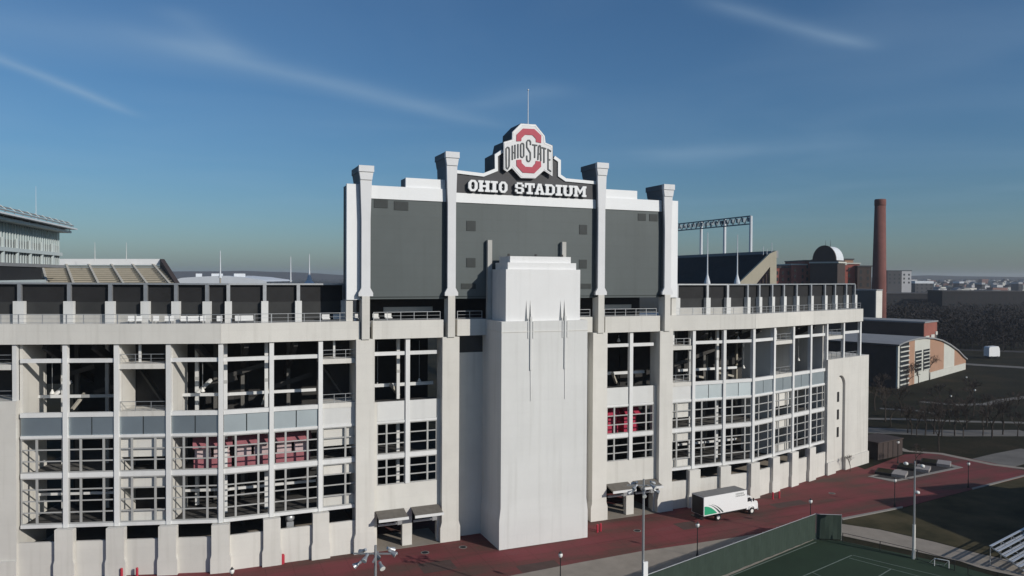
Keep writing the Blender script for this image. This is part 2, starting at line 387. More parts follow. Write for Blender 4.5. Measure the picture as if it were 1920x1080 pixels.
# far paths across the lawns
def ribbon(name, pts, w, z, m):
    P = [G(px, py, 0) for px, py in pts]; l, r = [], []
    for i, p in enumerate(P):
        d = (P[min(i + 1, len(P) - 1)] - P[max(i - 1, 0)]); d.z = 0; d.normalize(); n = Vector((-d.y, d.x, 0)) * (w / 2)
        l.append(tuple((p + n)[:2])); r.append(tuple((p - n)[:2]))
    return struct(name, MB().slab(l + r[::-1], -.1, z), m)
struct('near_lawn', MB().slab(poly([(1580, 976), (1692, 953), (1822, 919), (1930, 892), (1990, 990), (1930, 1057), (1836, 1037), (1752, 1015), (1650, 992), (1577, 983)], 0), -.1, .012), 'nearlawn')
ribbon('lawn_path', [(1612, 785), (1700, 786), (1800, 790), (1930, 793)], 2.2, .02, 'pathfar')
ribbon('lawn_path', [(1600, 806), (1660, 808), (1760, 812), (1930, 812)], 6.5, .022, 'pathfar')
ribbon('lawn_path', [(1725, 753), (1790, 759), (1850, 758), (1880, 750), (1930, 744)], 2.6, .024, 'pathfar')
ribbon('lawn_path', [(1650, 766), (1720, 770), (1770, 778)], 1.8, .026, 'pathfar')
ribbon('lawn_path', [(1650, 826), (1700, 846), (1765, 851), (1860, 871), (1930, 880)], 1.6, .034, 'path')
ribbon('lawn_path', [(1860, 868), (1900, 858), (1950, 848)], 7, .028, 'pathfar')
ribbon('road', [(1780, 655), (1930, 660)], 9, .02, 'asphalt')
ribbon('road', [(1800, 682), (1930, 690)], 7, .022, 'pathfar')

# ------------------------------------------------------------------ stadium
CX = 6.0
def plan(u):
    a = abs(u); y = 6.0 if a <= 38.1 else 6.0 + (a - 38.1) * .29
    return CX + u, y
class Fr:
    def __init__(s, p, q):
        s.o = Vector((p[0], p[1], 0)); d = Vector((q[0] - p[0], q[1] - p[1], 0)); s.L = d.length; s.d = d.normalized(); s.n = Vector((-s.d.y, s.d.x, 0))
    def __call__(s, x, y, z): return tuple(s.o + s.d * x + s.n * y + Vector((0, 0, z)))
stad = thing('stadium', 'huge white concrete horseshoe stadium with open bays and grid windows', 'stadium', (CX, 6, 0))
US = [22.35, 27.0, 32.6, 38.1, 43.55, 48.9, 54.1, 58.9]
ZC0, ZC1 = 26.15, 28.4
def vbars(fr, x0, x1, z0, z1, fx, nz, parent, y=-.06, t=.11):
    """an open grid window: frame + mullions + transoms, each bar its own sub-part"""
    w = obj('window_grid', MB().box(x0, x1, y - .05, y + .07, z0, z0 + t, fr).box(x0, x1, y - .05, y + .07, z1 - t, z1, fr)
            .box(x0, x0 + t, y - .05, y + .07, z0 + t, z1 - t, fr).box(x1 - t, x1, y - .05, y + .07, z0 + t, z1 - t, fr), 'grid', parent)
    for f in fx:
        c = x0 + (x1 - x0) * f
        obj('mullion', MB().box(c - .11, c + .11, y - .07, y + .09, z0 + t, z1 - t, fr), 'grid', w)
    for k in range(1, nz):
        c = z0 + (z1 - z0) * k / nz
        obj('transom', MB().box(x0 + t, x1 - t, y - .03, y + .05, c - .07, c + .07, fr), 'grid', w)
    return w
def railing(fr, x0, x1, y, z, parent, h=1.1, step=1.35):
    r = obj('railing', MB().box(x0, x1, y - .03, y + .03, z + h - .06, z + h, fr).box(x0, x1, y - .02, y + .02, z + h * .52, z + h * .52 + .03, fr)
            .box(x0, x1, y - .02, y + .02, z + .12, z + .16, fr), 'gal', parent)
    n = max(2, int((x1 - x0) / step) + 1)
    for k in range(n):
        c = x0 + .03 + (x1 - x0 - .06) * k / (n - 1)
        obj('rail_post', MB().box(c - .03, c + .03, y - .033, y + .034, z, z + h - .06, fr), 'gal', r)
    return r
LAMPS = []
def bay(side, k):
    u0, u1 = US[k], US[k + 1]
    p, q = (plan(-u1), plan(-u0)) if side < 0 else (plan(u0), plan(u1))
    fr = Fr(p, q); Lb = fr.L; dz = .004 * (1 if k < 3 else 2) * (1 if k % 2 else -1)
    a, b = .25, Lb - .25
    outer_right = side > 0
    # end towards the centre of the stadium is right for side<0
    balcony = k in (0, 4)
    slope = k >= 3
    # cornice and gallery deck
    obj('cornice', MB().box(-.16 if (k == 3 and side > 0) else 0, Lb + (.16 if (k == 3 and side < 0) else 0), -.55, .5, ZC0, ZC1, fr), 'conc', stad)
    obj('gallery_deck', MB().box(0, Lb, .5, 14, 27.6 + dz, 28.05 + dz, fr), 'conc', stad)
    # interior
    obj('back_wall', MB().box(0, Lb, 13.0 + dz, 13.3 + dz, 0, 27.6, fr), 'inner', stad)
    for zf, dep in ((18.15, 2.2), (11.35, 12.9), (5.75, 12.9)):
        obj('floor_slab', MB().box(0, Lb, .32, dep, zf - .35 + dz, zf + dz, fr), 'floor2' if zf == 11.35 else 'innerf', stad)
    obj('concourse_floor', MB().box(0, Lb, .4, 12.9, 2.2 + dz, 2.4 + dz, fr), 'path', stad)
    # spandrel, beams
    if not balcony:
        obj('beam', MB().box(a, b, -.1, .32, 24.05, 24.5, fr), 'white', stad)
        obj('sill_band', MB().box(a, b, -.2, .3, 17.98, 18.48, fr), 'white', stad)
    else:
        for zb in (23.3, 17.95):
            obj('balcony_slab', MB().box(a, b, -.12, 3.0, zb, zb + .58, fr), 'conc', stad)
            railing(fr, a, b, .02, zb + .58, stad)
        # stair enclosure: solid landings behind the grids
        for z0, z1 in ((13.3, 15.6), (9.85, 11.2), (6.05, 7.3)):
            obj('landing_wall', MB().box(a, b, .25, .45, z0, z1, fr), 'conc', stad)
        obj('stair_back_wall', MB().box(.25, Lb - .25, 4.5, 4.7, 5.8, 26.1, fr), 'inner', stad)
    two = k not in (0, 6)
    pm = 'wpanel' if k == 0 else 'panel'
    if two:
        c = Lb * .5
        obj('spandrel_panel', MB().box(a + .05, c - .06, -.06, .1, 15.92, 17.95, fr), pm, stad)
        obj('spandrel_panel', MB().box(c + .06, b - .05, -.06, .1, 15.92, 17.95, fr), pm, stad)
    else:
        obj('spandrel_panel', MB().box(a + .05, b - .05, -.06, .1, 15.92, 17.95, fr), pm, stad)
    obj('spandrel_backing', MB().box(a, b, .1, .3, 15.7, 17.95, fr), 'greydk', stad)
    obj('band', MB().box(a, b, -.16, .25, 15.62, 15.92, fr), 'white', stad)
    obj('band', MB().box(a, b, -.16, .3, 11.2, 11.75, fr), 'white', stad)
    obj('band', MB().box(a, b, -.2, .3, 5.62, 6.0, fr), 'white', stad)
    if k == 0: fx = [.66] if side < 0 else [.37]
    elif k == 6: fx = [.37] if side < 0 else [.45]
    else: fx = [.26, .76]
    vbars(fr, a + .02, b - .02, 11.77, 15.6, fx, 3, stad)
    vbars(fr, a + .02, b - .02, 6.02, 11.18, fx, 4, stad)
    # infill parapet
    obj('infill_wall', MB().box(0, Lb, -.28, .05, 0, 4.05, fr), 'conc', stad)
    # fin walls
    def fin(x, z0=5.9, d=5.5):
        obj('fin_wall', MB().box(x - .16, x + .16, .26, d, z0, 26.1, fr), 'conc', stad)
    if k in (3, 6): fin(.18 if side < 0 else Lb - .18)
    if k == 4: fin(.18 if side < 0 else Lb - .18, 6.0, 4.4)
    if k == 0: fin(Lb - .2 if side < 0 else .2, 6.0, 4.4)
    # columns and rails inside the open upper bays
    if not balcony:
        xs = {1: (), 2: (.10, .93), 3: (.24,), 5: (.38,), 6: (.42,)}[k] if side < 0 else {1: (.22,), 2: (.12,), 3: (), 5: (), 6: ()}[k]
        for f in xs:
            x = Lb * f; dep = 2.25 if k in (1, 2) else 5.6; mm = 'white' if k != 5 else 'grid'
            c = obj('interior_column', MB().box(x - .2, x + .2, dep, dep + .4, 6, 26.1, fr), mm, stad)
            obj('column_band', MB().box(x - .22, x + .22, dep - .02, dep + .42, 21.2, 21.6, fr), 'grid', c)
        if not (side > 0 and k >= 3):
            obj('interior_rail', MB().box(0, Lb, 3.6, 3.85, 19.55, 19.9, fr), 'white' if k != 5 else 'grid', stad)
            obj('interior_rail', MB().box(0, Lb, 3.6, 3.85, 8.2, 8.5, fr), 'white', stad)
        if k in (2, 6) and side < 0: obj('brace', MB().bar(fr(Lb * .86, 3.0, 18.3), fr(Lb * 1.0, 4.6, 19.9), .3, .3), 'conc_raw', stad)
        if k in (1, 2) and side > 0: obj('brace', MB().bar(fr(Lb * .2, 3.0, 19.2), fr(Lb * .95, 4.2, 18.3), .3, .3), 'conc_raw', stad)
        if k in (3, 6) and side < 0: obj('brace', MB().bar(fr(Lb * .26, 5.2, 19.6), fr(Lb * .46, 7.2, 21.0), .3, .35), 'white', stad)
        obj('rear_column', MB().box(Lb * .5 - .22, Lb * .5 + .22, 8.2, 8.64, 2.4, 26.1, fr), 'floor2', stad)
        for zc, f_ in ((15.15, .35), (15.15, .8), (10.75, .6)):
            obj('ceiling_light', MB().box(Lb * f_ - .45, Lb * f_ + .45, 3.9, 4.1, zc, zc + .16, fr), 'lampwhite', stad)
        obj('conduit', MB().box(0, Lb, 1.9, 2.02, 10.5, 10.62, fr).box(0, Lb, 2.3, 2.38, 15.3, 15.38, fr), 'gal', stad)
        obj('ramp_parapet', MB().bar(fr(0, 7.2, 19.6 if k % 2 else 21.2), fr(Lb, 7.2, 21.2 if k % 2 else 22.8), .2, .55), 'innerf', stad)
        obj('raker_beam', MB().bar(fr(Lb * .5, .6, 25.9), fr(Lb * .5, 12.5, 20.5), .5, .9), 'inner', stad)
    else:
        obj('landing_column', MB().box(Lb * .38 - .12, Lb * .38 + .12, .8, 1.04, 23.9, 26.1, fr), 'white', stad)
        obj('stair_flight', MB().bar(fr(Lb * .75, 3.2, 18.6), fr(Lb * .2, 4.2, 22.6), .6, .25), 'innerf', stad)
    return fr
for side in (-1, 1):
    for k in range(7): bay(side, k)
    # posts and piers at the bay joints
    for k in range(1, 7):
        pc = plan(side * US[k])
        ang = 0 if US[k] < 38 else (8.1 if abs(US[k] - 38.1) < .1 else 16.17)
        d = Vector((math.cos(R(ang)), side * math.sin(R(ang)), 0))
        fr = Fr(pc, (pc[0] + d.x, pc[1] + d.y))
        obj('mullion_post', MB().box(-.25, .25, -.3, .25, 5.62, ZC0, fr), 'white', stad)
        w = .95
        i = MB(); wb = w + .13
        for y in (-.78, .1): i.v += [fr(x_, y, z_) for x_, z_ in ((-wb, 0), (wb, 0), (wb, 1.7), (w, 2.15), (w, 5.55), (-w, 5.55), (-w, 2.15), (-wb, 1.7))]
        i.f = [tuple(range(8)), tuple(range(15, 7, -1))] + [((q_ + 1) % 8, q_, 8 + q_, 8 + (q_ + 1) % 8) for q_ in range(8)]
        obj('pier', i, 'conc', stad)
# end blocks with blind arches
for side in (-1, 1):
    u0, u1 = 58.9, 73.0
    p, q = (plan(-u1), plan(-u0)) if side < 0 else (plan(u0), plan(u1))
    fr = Fr(p, q); Lb = fr.L
    ax = (2.7, 6.1) if side > 0 else (Lb - 6.1, Lb - 2.7)
    zt = 19.9
    c = sum(ax) / 2; r = (ax[1] - ax[0]) / 2
    body = MB()
    f0 = -.55
    body.box(0, ax[0], f0, 6, 0, zt, fr).box(ax[1], Lb, f0, 6, 0, zt, fr)
    spr = 15.2
    arch = [(ax[0], zt), (ax[0], spr)] + [(c - r * math.cos(math.pi * t / 12), spr + r * math.sin(math.pi * t / 12)) for t in range(1, 12)] + [(ax[1], spr), (ax[1], zt)]
    half = [p_ for p_ in arch if p_[0] <= c + 1e-6] + [(c, zt)]
    half2 = [(c, zt)] + [p_ for p_ in arch if p_[0] >= c - 1e-6]
    body.prism(half, f0, 6, fr).prism(half2, f0, 6, fr)
    body.box(-.05, ax[0] + .0, f0 - .22, f0, 0, 2.2, fr).box(ax[1], Lb + .05, f0 - .22, f0, 0, 2.2, fr)
    eb = obj('end_block', body, 'conc', stad)
    rec = obj('arch_recess', MB().box(ax[0], ax[1], -.12, .4, 0, zt - .2, fr), 'conc', stad)
    for z0 in (6.0, 9.1, 12.2):
        obj('slit_window', MB().box(c - .35, c + .35, -.16, -.12, z0, z0 + 1.75, fr), 'black', rec)
    obj('side_return', MB().box(Lb - .6 if side > 0 else 0, Lb if side > 0 else .6, 6, 30, 0, zt, fr), 'conc', stad)
    # two open bays above, with posts
    e = 12.3
    obj('cornice', MB().box(0 if side > 0 else Lb - e, e if side > 0 else Lb, -.55, .5, ZC0, ZC1, fr), 'conc', stad)
    obj('cornice', MB().box(e - .8 if side > 0 else Lb - e, e if side > 0 else Lb - e + .8, .5, 14, ZC0, ZC1, fr), 'conc', stad)
    obj('gallery_deck', MB().box(0 if side > 0 else Lb - e, e - .8 if side > 0 else Lb, .5, 14, 27.61, 28.06, fr), 'conc', stad)
    obj('back_wall', MB().box(0 if side > 0 else Lb - e, e if side > 0 else Lb, 12.9, 13.2, zt, 27.6, fr), 'inner', stad)
    for x in (.25, 6.0, e - .25):
        xx = x if side > 0 else Lb - x
        obj('mullion_post', MB().box(xx - .22, xx + .22, -.3, .2, zt if x > 1 else 5.6, ZC0, fr), 'white', stad)
    s = (lambda x: x) if side > 0 else (lambda x: Lb - x)
    def seg(x0, x1): return (min(s(x0), s(x1)), max(s(x0), s(x1)))
    x0, x1 = seg(.5, 5.75)
    obj('balcony_slab', MB().box(x0, x1, -.12, 3, 23.3, 23.88, fr), 'conc', stad); railing(fr, x0, x1, .02, 23.88, stad); railing(fr, x0, x1, .02, zt, stad)
    obj('stair_back_wall', MB().box(x0, x1, 4.2, 4.4, zt, 26.1, fr), 'inner', stad)
    x0, x1 = seg(6.25, e - .5)
    obj('beam', MB().box(x0, x1, -.1, .32, 24.05, 24.5, fr), 'white', stad)
    railing(fr, x0, x1, .3, zt - .1, stad, h=.9)

# centre: pilasters, entrances, recess beside the tower
def pil(uc, w=2.25):
    x0, x1 = CX + uc - w / 2, CX + uc + w / 2
    p = obj('pilaster', MB().prism([(x0, 3.2), (x1, 3.2), (x1, 26.2), (x0, 26.2)], 5.15, 7.5)
            .prism([(x0 - .0, 2.6), (x1 + .0, 2.6), (x1, 3.2), (x0, 3.2)], 5.15, 7.5), 'conc', stad)
    b = MB(); B0 = [(x0 - .2, 5.13), (x1 + .2, 5.13), (x1 + .2, 7.45), (x0 - .2, 7.45)]; B1 = [(x0, 5.15), (x1, 5.15), (x1, 7.45), (x0, 7.45)]
    b.v = [(*q_, 0) for q_ in B0] + [(*q_, 1.9) for q_ in B0] + [(*q_, 2.6) for q_ in B1]
    b.f = [(3, 2, 1, 0), (8, 9, 10, 11)] + [(k0 + i_, k0 + (i_ + 1) % 4, k0 + 4 + (i_ + 1) % 4, k0 + 4 + i_) for k0 in (0, 4) for i_ in range(4)]
    obj('pilaster_base', b, 'conc', p)
    obj('upper_post', MB().box(CX + uc - .47, CX + uc + .47, 4.95, 6.6, 26.2, 31.45), 'conc', stad)
    return p
PILU = (-21.75, -10.85, 10.85, 21.75)
for u in PILU: pil(u)
FI = Fr((0, 0), (1, 0))
for side in (-1, 1):
    x0, x1 = (CX - 20.6, CX - 11.98) if side < 0 else (CX + 11.98, CX + 20.6)
    Y = 6.1; fr = Fr((x0, Y), (x1, Y)); Lb = fr.L; c = Lb * .5
    obj('cornice', MB().box(-.2, Lb + .2, -.65, .5, ZC0, ZC1, fr), 'conc', stad)
    obj('gallery_deck', MB().box(-2.3, Lb + 2.3, .5, 14, 27.58, 28.03, fr), 'conc', stad)
    obj('back_wall', MB().box(-2.2, Lb + 2.2, 13.1, 13.4, 0, 27.5, fr), 'inner', stad)
    for zf in (18.15, 11.35, 5.75):
        obj('floor_slab', MB().box(0, Lb, .35, 2.4 if zf > 18 else 12.9, zf - .36, zf + .002, fr), 'innerf', stad)
    obj('mullion_post', MB().box(c - .27, c + .27, -.3, .28, 7.9, ZC0, fr), 'white', stad)
    jam = .45
    for s_ in (0, 1):
        a, b = (jam, c - .27) if s_ == 0 else (c + .27, Lb - jam)
        obj('beam', MB().box(a - .4 * (s_ == 0), b, -.1, .32, 24.05, 24.5, fr), 'white', stad)
        obj('spandrel_panel', MB().box(a + .04, b - .04, -.1, .1, 15.92, 18.3, fr), 'wpanel', stad)
        obj('spandrel_backing', MB().box(a, b, .1, .3, 15.7, 18.2, fr), 'greydk', stad)
        obj('band', MB().box(a, b, -.16, .25, 15.62, 15.9, fr), 'white', stad)
        obj('band', MB().box(a, b, -.16, .3, 11.2, 11.75, fr), 'white', stad)
        vbars(fr, a + .02, b - .02, 11.77, 15.6, [.34] if s_ == 0 else [.66], 3, stad)
        vbars(fr, a + .02, b - .02, 7.92, 11.18, [.34] if s_ == 0 else [.66], 3, stad)
    obj('jamb', MB().box(0, jam, -.2, .3, 0, 18.3, fr), 'conc', stad)
    obj('jamb', MB().box(Lb - jam, Lb, -.2, .3, 0, 18.3, fr), 'conc', stad)
    obj('lintel_wall', MB().box(jam, Lb - jam, -.2, .3, 4.75, 7.9, fr), 'conc', stad)
    obj('door_pier', MB().box(c - .62, c + .62, -.2, .5, 0, 4.75, fr), 'conc', stad)
    obj('entrance_floor', MB().box(.0, Lb, -1.0, 5, .0, .06, fr), 'path', stad)
    for s_ in (0, 1):
        a, b = (jam - .2, c - .45) if s_ == 0 else (c + .45, Lb - jam + .2)
        t = MB(); P = []
        cp = obj('entrance_canopy', MB().bar(fr((a + b) / 2, -.25, 4.75), fr((a + b) / 2, -2.35, 4.25), b - a, .16), 'canopy', stad)
        obj('fascia', MB().box(a - .05, b + .05, -2.5, -2.38, 4.06, 4.38, fr), 'white', cp)
        obj('bracket_lamp', MB().box(a + .3, b - .9, -.5, -.3, 2.95, 3.2, fr).box(b - .9, b - .3, -.62, -.3, 2.9, 3.4, fr), 'gal', stad)
        obj('gate_leaf', MB().box(a + .3, a + .55, 1.2, 3.0, .06, 3.0, fr), 'conc_raw', stad)
    for f in ((.22,) if side < 0 else (.13,)):
        x = Lb * (f + (.22 if side < 0 else 0))
        cc = obj('interior_column', MB().box(x - .2, x + .2, 2.5, 2.9, 6, 26.1, fr), 'white', stad)
        obj('column_band', MB().box(x - .22, x + .22, 2.48, 2.92, 21.5, 21.9, fr), 'grid', cc)
    obj('interior_rail', MB().box(0, Lb, 3.0, 3.3, 19.7, 20.1, fr), 'white', stad)
    obj('brace', MB().bar(fr(Lb * .32, 2.4, 20.1), fr(Lb * .48, 3.6, 18.4), .3, .35), 'conc_raw', stad)
    # recess between inner pilaster and tower
    r0, r1 = (CX - 9.72, CX - 6.0) if side < 0 else (CX + 6.0, CX + 9.72)
    obj('recess_wall', MB().box(r0, r1, 6.6, 7.0, 0, 24.0), 'conc', stad)
    obj('recess_window', MB().box(r0, r1, 6.75, 6.95, 24.0, 26.3), 'glass', stad)
    obj('cornice', MB().box(r0 - .2, r1, 5.42, 7.0, 26.3, 28.4), 'conc', stad)
obj('gallery_deck', MB().box(CX - 10, CX + 10, 7, 20, 27.57, 28.02), 'conc', stad)
obj('under_board_wall', MB().box(CX - 21.5, CX + 21.5, 12.0, 12.3, 28.0, 31.2), 'screen', stad)
obj('under_board_beam', MB().box(CX - 18.5, CX - 12, 9.5, 9.8, 29.2, 29.9), 'grid', stad)
obj('under_board_beam', MB().box(CX + 13, CX + 18.5, 9.5, 9.8, 29.2, 29.9), 'grid', stad)

# railing along the gallery's edge
for side in (-1, 1):
    for k in range(7):
        p, q = (plan(-US[k + 1]), plan(-US[k])) if side < 0 else (plan(US[k]), plan(US[k + 1]))
        fr = Fr(p, q); railing(fr, 0, fr.L, 0.1, 28.4, stad, 1.05, 1.7)
    p, q = (plan(-71), plan(-58.9)) if side < 0 else (plan(58.9), plan(71))
    fr = Fr(p, q); railing(fr, 0, fr.L, 0.1, 28.4, stad, 1.05, 1.7)
    x0, x1 = (CX - 20.6, CX - 11.98) if side < 0 else (CX + 11.98, CX + 20.6)
    railing(Fr((x0, 6), (x1, 6)), 0, x1 - x0, .1, 28.4, stad, 1.05, 1.5)
    r0, r1 = (CX - 9.72, CX - 6.3) if side < 0 else (CX + 6.3, CX + 9.72)
    railing(Fr((r0, 6), (r1, 6)), 0, r1 - r0, .1, 28.4, stad, 1.05, 1.2)
# dark screen wall behind the gallery: piers, slim posts, top rail, mesh panels
SETB = 3.6
def scr_pt(px, left):
    # ray through the pixel meets the gallery plan set back behind the cornice
    best = None
    u = -75.0
    prev = None
    while u <= 75:
        x, y = plan(u); y += SETB
        v = Vector((x, y, 30)) - CAM
        sx = 960 + FOC * v.dot(RT) / v.dot(FW)
        if prev is not None and prev[1] <= px < sx:
            t = (px - prev[1]) / (sx - prev[1]); uu = prev[0] + t * (u - prev[0]); return uu
        prev = (u, sx); u += .25
    return None
LP = [-60, 38, 131, 208, 274, 331, 389, 428, 496, 559, 645]
RP = [1268, 1325, 1363, 1400, 1422, 1446, 1468, 1492, 1519, 1545, 1564, 1585, 1601]
LW = [1.2, 1.15, 1.05, .95, .93, .9, .88, .78, .8, .78, .75]
for side, px_list in ((-1, LP), (1, RP)):
    us = [scr_pt(p, 0) for p in px_list]
    us = [u for u in us if u is not None]
    for i, u in enumerate(us):
        x, y = plan(u); y += SETB
        ang = 0 if abs(u) < 38.1 else side * 16.17
        fr = Fr((x, y), (x + math.cos(R(ang)), y + math.sin(R(ang))))
        w = LW[min(i, len(LW) - 1)] if side < 0 else .8
        pr = obj('screen_pier', MB().box(-w / 2, w / 2, -.45, .2, 28.05, 30.8, fr), 'conc_t', stad)
        obj('screen_post', MB().box(-.2, .2, -.25, .1, 30.8, 32.75, fr), 'gal', pr)
        if i + 1 < len(us):
            x2, y2 = plan(us[i + 1]); y2 += SETB
            f2 = Fr((x, y), (x2, y2))
            obj('screen_rail', MB().box(.0, f2.L, -.22, .12, 32.755, 32.95, f2), 'gal', stad)
            sp = obj('screen_panel', MB().box(.02, f2.L - .02, .25, .4, 30.7, 32.75, f2), 'screen', stad)
            obj('screen_panel', MB().box(.02, f2.L - .02, .21, .41, 29.3, 30.7, f2), 'screen2', stad)
            obj('parapet', MB().box(.02, f2.L - .02, .12, .42, 28.05, 29.3, f2), 'post' if (side < 0 and i < 5) or (side > 0 and i < 3) else 'screen2', stad)

# ------------------------------------------------------------------ tower
tow = thing('stair_tower', 'tall plain white concrete tower with stepped top in front of the scoreboard', 'tower', (CX, 3, 0))
obj('shaft', MB().box(0, 12, 0, 6.6, 5.2, 28.35), 'conc_t', tow)
_b = MB(); _0 = [(-.2, -.03), (12.2, -.03), (12.2, 6.55), (-.2, 6.55)]; _1 = [(0, 0), (12, 0), (12, 6.55), (0, 6.55)]
_b.v = [(*q_, 0) for q_ in _0] + [(*q_, 3.6) for q_ in _0] + [(*q_, 5.2) for q_ in _1]
_b.f = [(3, 2, 1, 0), (8, 9, 10, 11)] + [(k0 + i_, k0 + (i_ + 1) % 4, k0 + 4 + (i_ + 1) % 4, k0 + 4 + i_) for k0 in (0, 4) for i_ in range(4)]
obj('plinth', _b, 'conc_t', tow)
obj('string_course', MB().box(-.06, 12.06, -.06, 6.5, 27.0, 27.08), 'conc', tow)
up_ = obj('upper_block', MB().box(.75, 11.15, .5, 5.2, 28.35, 34.85), 'blockwhite', tow)
obj('step', MB().box(1.15, 10.75, .9, 5.1, 34.85, 35.7), 'blockwhite', up_)
obj('step', MB().box(1.65, 10.2, 1.35, 5.0, 35.7, 36.5), 'blockwhite', up_)
for cx in (3.95, 8.75):
    f = obj('fluted_ornament', MB().box(cx - .13, cx + .13, -.16, 0, 22.2, 28.9), 'conc_t', tow)
    obj('ornament_side', MB().box(cx - .42, cx - .26, -.09, .0, 26.2, 28.3).box(cx + .26, cx + .40, -.09, 0, 26.2, 28.3), 'conc_t', f)
    obj('ornament_tail', MB().prism([(cx - .06, 22.2), (cx + .06, 22.2), (cx + .012, 18.3), (cx - .012, 18.3)], -.07, 0), 'conc_t', f)
    for s in (-.42, .12):
        i = MB(); x = cx + s
        i.v = [(x - .13, .5, 28.35), (x + .13, .5, 28.35), (x, .14, 28.35), (x, .5, 31.0)]; i.f = [(0, 2, 1), (0, 1, 3), (1, 2, 3), (2, 0, 3)]
        obj('ornament_spike', i, 'conc', f)
for x in (.42, 11.2):
    obj('rear_post', MB().box(x - .3, x + .3, 5.22, 5.8, 28.4, 38.65), 'post', tow)
for x in (2.2, 6.0, 9.8):
    obj('roof_bollard', MB().box(x - .12, x + .12, 3, 3.25, 36.5, 36.85), 'black', tow)

# ------------------------------------------------------------------ scoreboard
sb = thing('scoreboard', 'giant grey scoreboard back with four flared white columns and block letters', 'scoreboard', (CX, 8, 31))
YS = 5.85
obj('board_body', MB().box(CX - 23.9, CX + 23.85, YS + .6, YS + 2.3, 31.05, 44.9), 'sign', sb)
for x0, x1 in ((CX - 23.95, CX - 21.9), (CX + 21.9, CX + 23.9)):
    obj('end_frame', MB().box(x0, x1, YS - .15, YS + .45, 31.0, 45.05), 'sbwhite', sb)
    obj('hanger', MB().box((x0 if x0 < CX else x1 - .8), (x0 + .8 if x0 < CX else x1), YS + .1, YS + .9, 28.05, 31.0), 'conc', sb)
faces = ((CX - 21.9, CX - 10.4), (CX - 10.4, CX + 10.4), (CX + 10.4, CX + 21.9))
for i, (x0, x1) in enumerate(faces):
    fp = obj('face_panel', MB().box(x0, x1, YS + .01, YS + .6, 31.05, 43.4), 'grey', sb)
    obj('lower_trim', MB().box(x0 + .3, x1 - .3, YS - .08, YS + .01, 31.3, 31.36), 'greydk', fp)
    obj('top_band', MB().box(x0, x1, YS - .12, YS + .6, 43.4, 44.62 if i == 1 else 45.0), 'sbwhite', sb)
    if i == 0: vents = ((-14.6, -12.9, 42.3, 43.3), (-12.1, -10.3, 42.1, 43.2))
    elif i == 2: vents = ((23.2, 24.5, 42.0, 43.0), (25.1, 26.5, 42.0, 43.0))
    else: vents = ((-2.6, -1.35, 39.8, 41.1), (-2.6, -1.35, 35.1, 36.3), (13.8, 15.0, 39.8, 41.1), (13.8, 15.0, 35.1, 36.3), (-3.3, -1.3, 32.3, 33.0), (13.9, 15.7, 32.3, 33.0))
    for a, b, c, d in vents:
        v = obj('vent', MB().box(a, b, YS - .05, YS + .01, c, d), 'greydk', fp)
for x0, x1, zt in ((CX - 16.6, CX - 10.5, 46.2), (CX + 10.5, CX + 17.1, 46.2)):
    eqb = obj('equipment_box', MB().box(x0, x1, YS + .1, YS + .5, 45.0, zt), 'sbwhite', sb)
    obj('box_body', MB().box(x0 + .02, x1 - .02, YS + .5, YS + 2.6, 45.0, zt - .02), 'shadegrey', eqb)
for u, zt in zip(PILU, (47.25, 49.65, 49.65, 47.25)):
    x = CX + u; w = .58
    c = MB()
    zs = [(31.45, .88), (31.85, .88), (32.45, .54), (zt - 6.5, .54), (zt - 1.7, .70)]
    for (za, wa), (zb_, wb) in zip(zs[:-1], zs[1:]):
        c.prism([(x - wa, za), (x + wa, za), (x + wb, zb_), (x - wb, zb_)], 5.0, 5.35)
    col_ = obj('column', c, 'colwhite', sb)
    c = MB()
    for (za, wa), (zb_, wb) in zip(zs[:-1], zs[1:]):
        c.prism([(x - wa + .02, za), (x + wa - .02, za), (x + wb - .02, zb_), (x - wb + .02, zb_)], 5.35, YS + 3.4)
    obj('column_body', c, 'shadegrey', col_)
    k = MB(); k.prism([(x - .70, zt - 1.7), (x + .70, zt - 1.7), (x + .86, zt - .75), (x - .86, zt - .75)], 4.88, 5.35).box(x - .92, x + .92, 4.76, 5.35, zt - .75, zt)
    obj('capital', k, 'colwhite', col_)
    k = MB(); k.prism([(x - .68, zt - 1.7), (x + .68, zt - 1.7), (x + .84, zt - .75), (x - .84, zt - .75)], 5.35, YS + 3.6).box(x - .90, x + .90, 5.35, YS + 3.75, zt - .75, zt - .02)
    obj('capital_body', k, 'shadegrey', col_)
    obj('base_shadow_gap', MB().box(x - .5, x + .5, 5.2, YS + 2.0, 31.15, 31.45), 'greydk', col_)
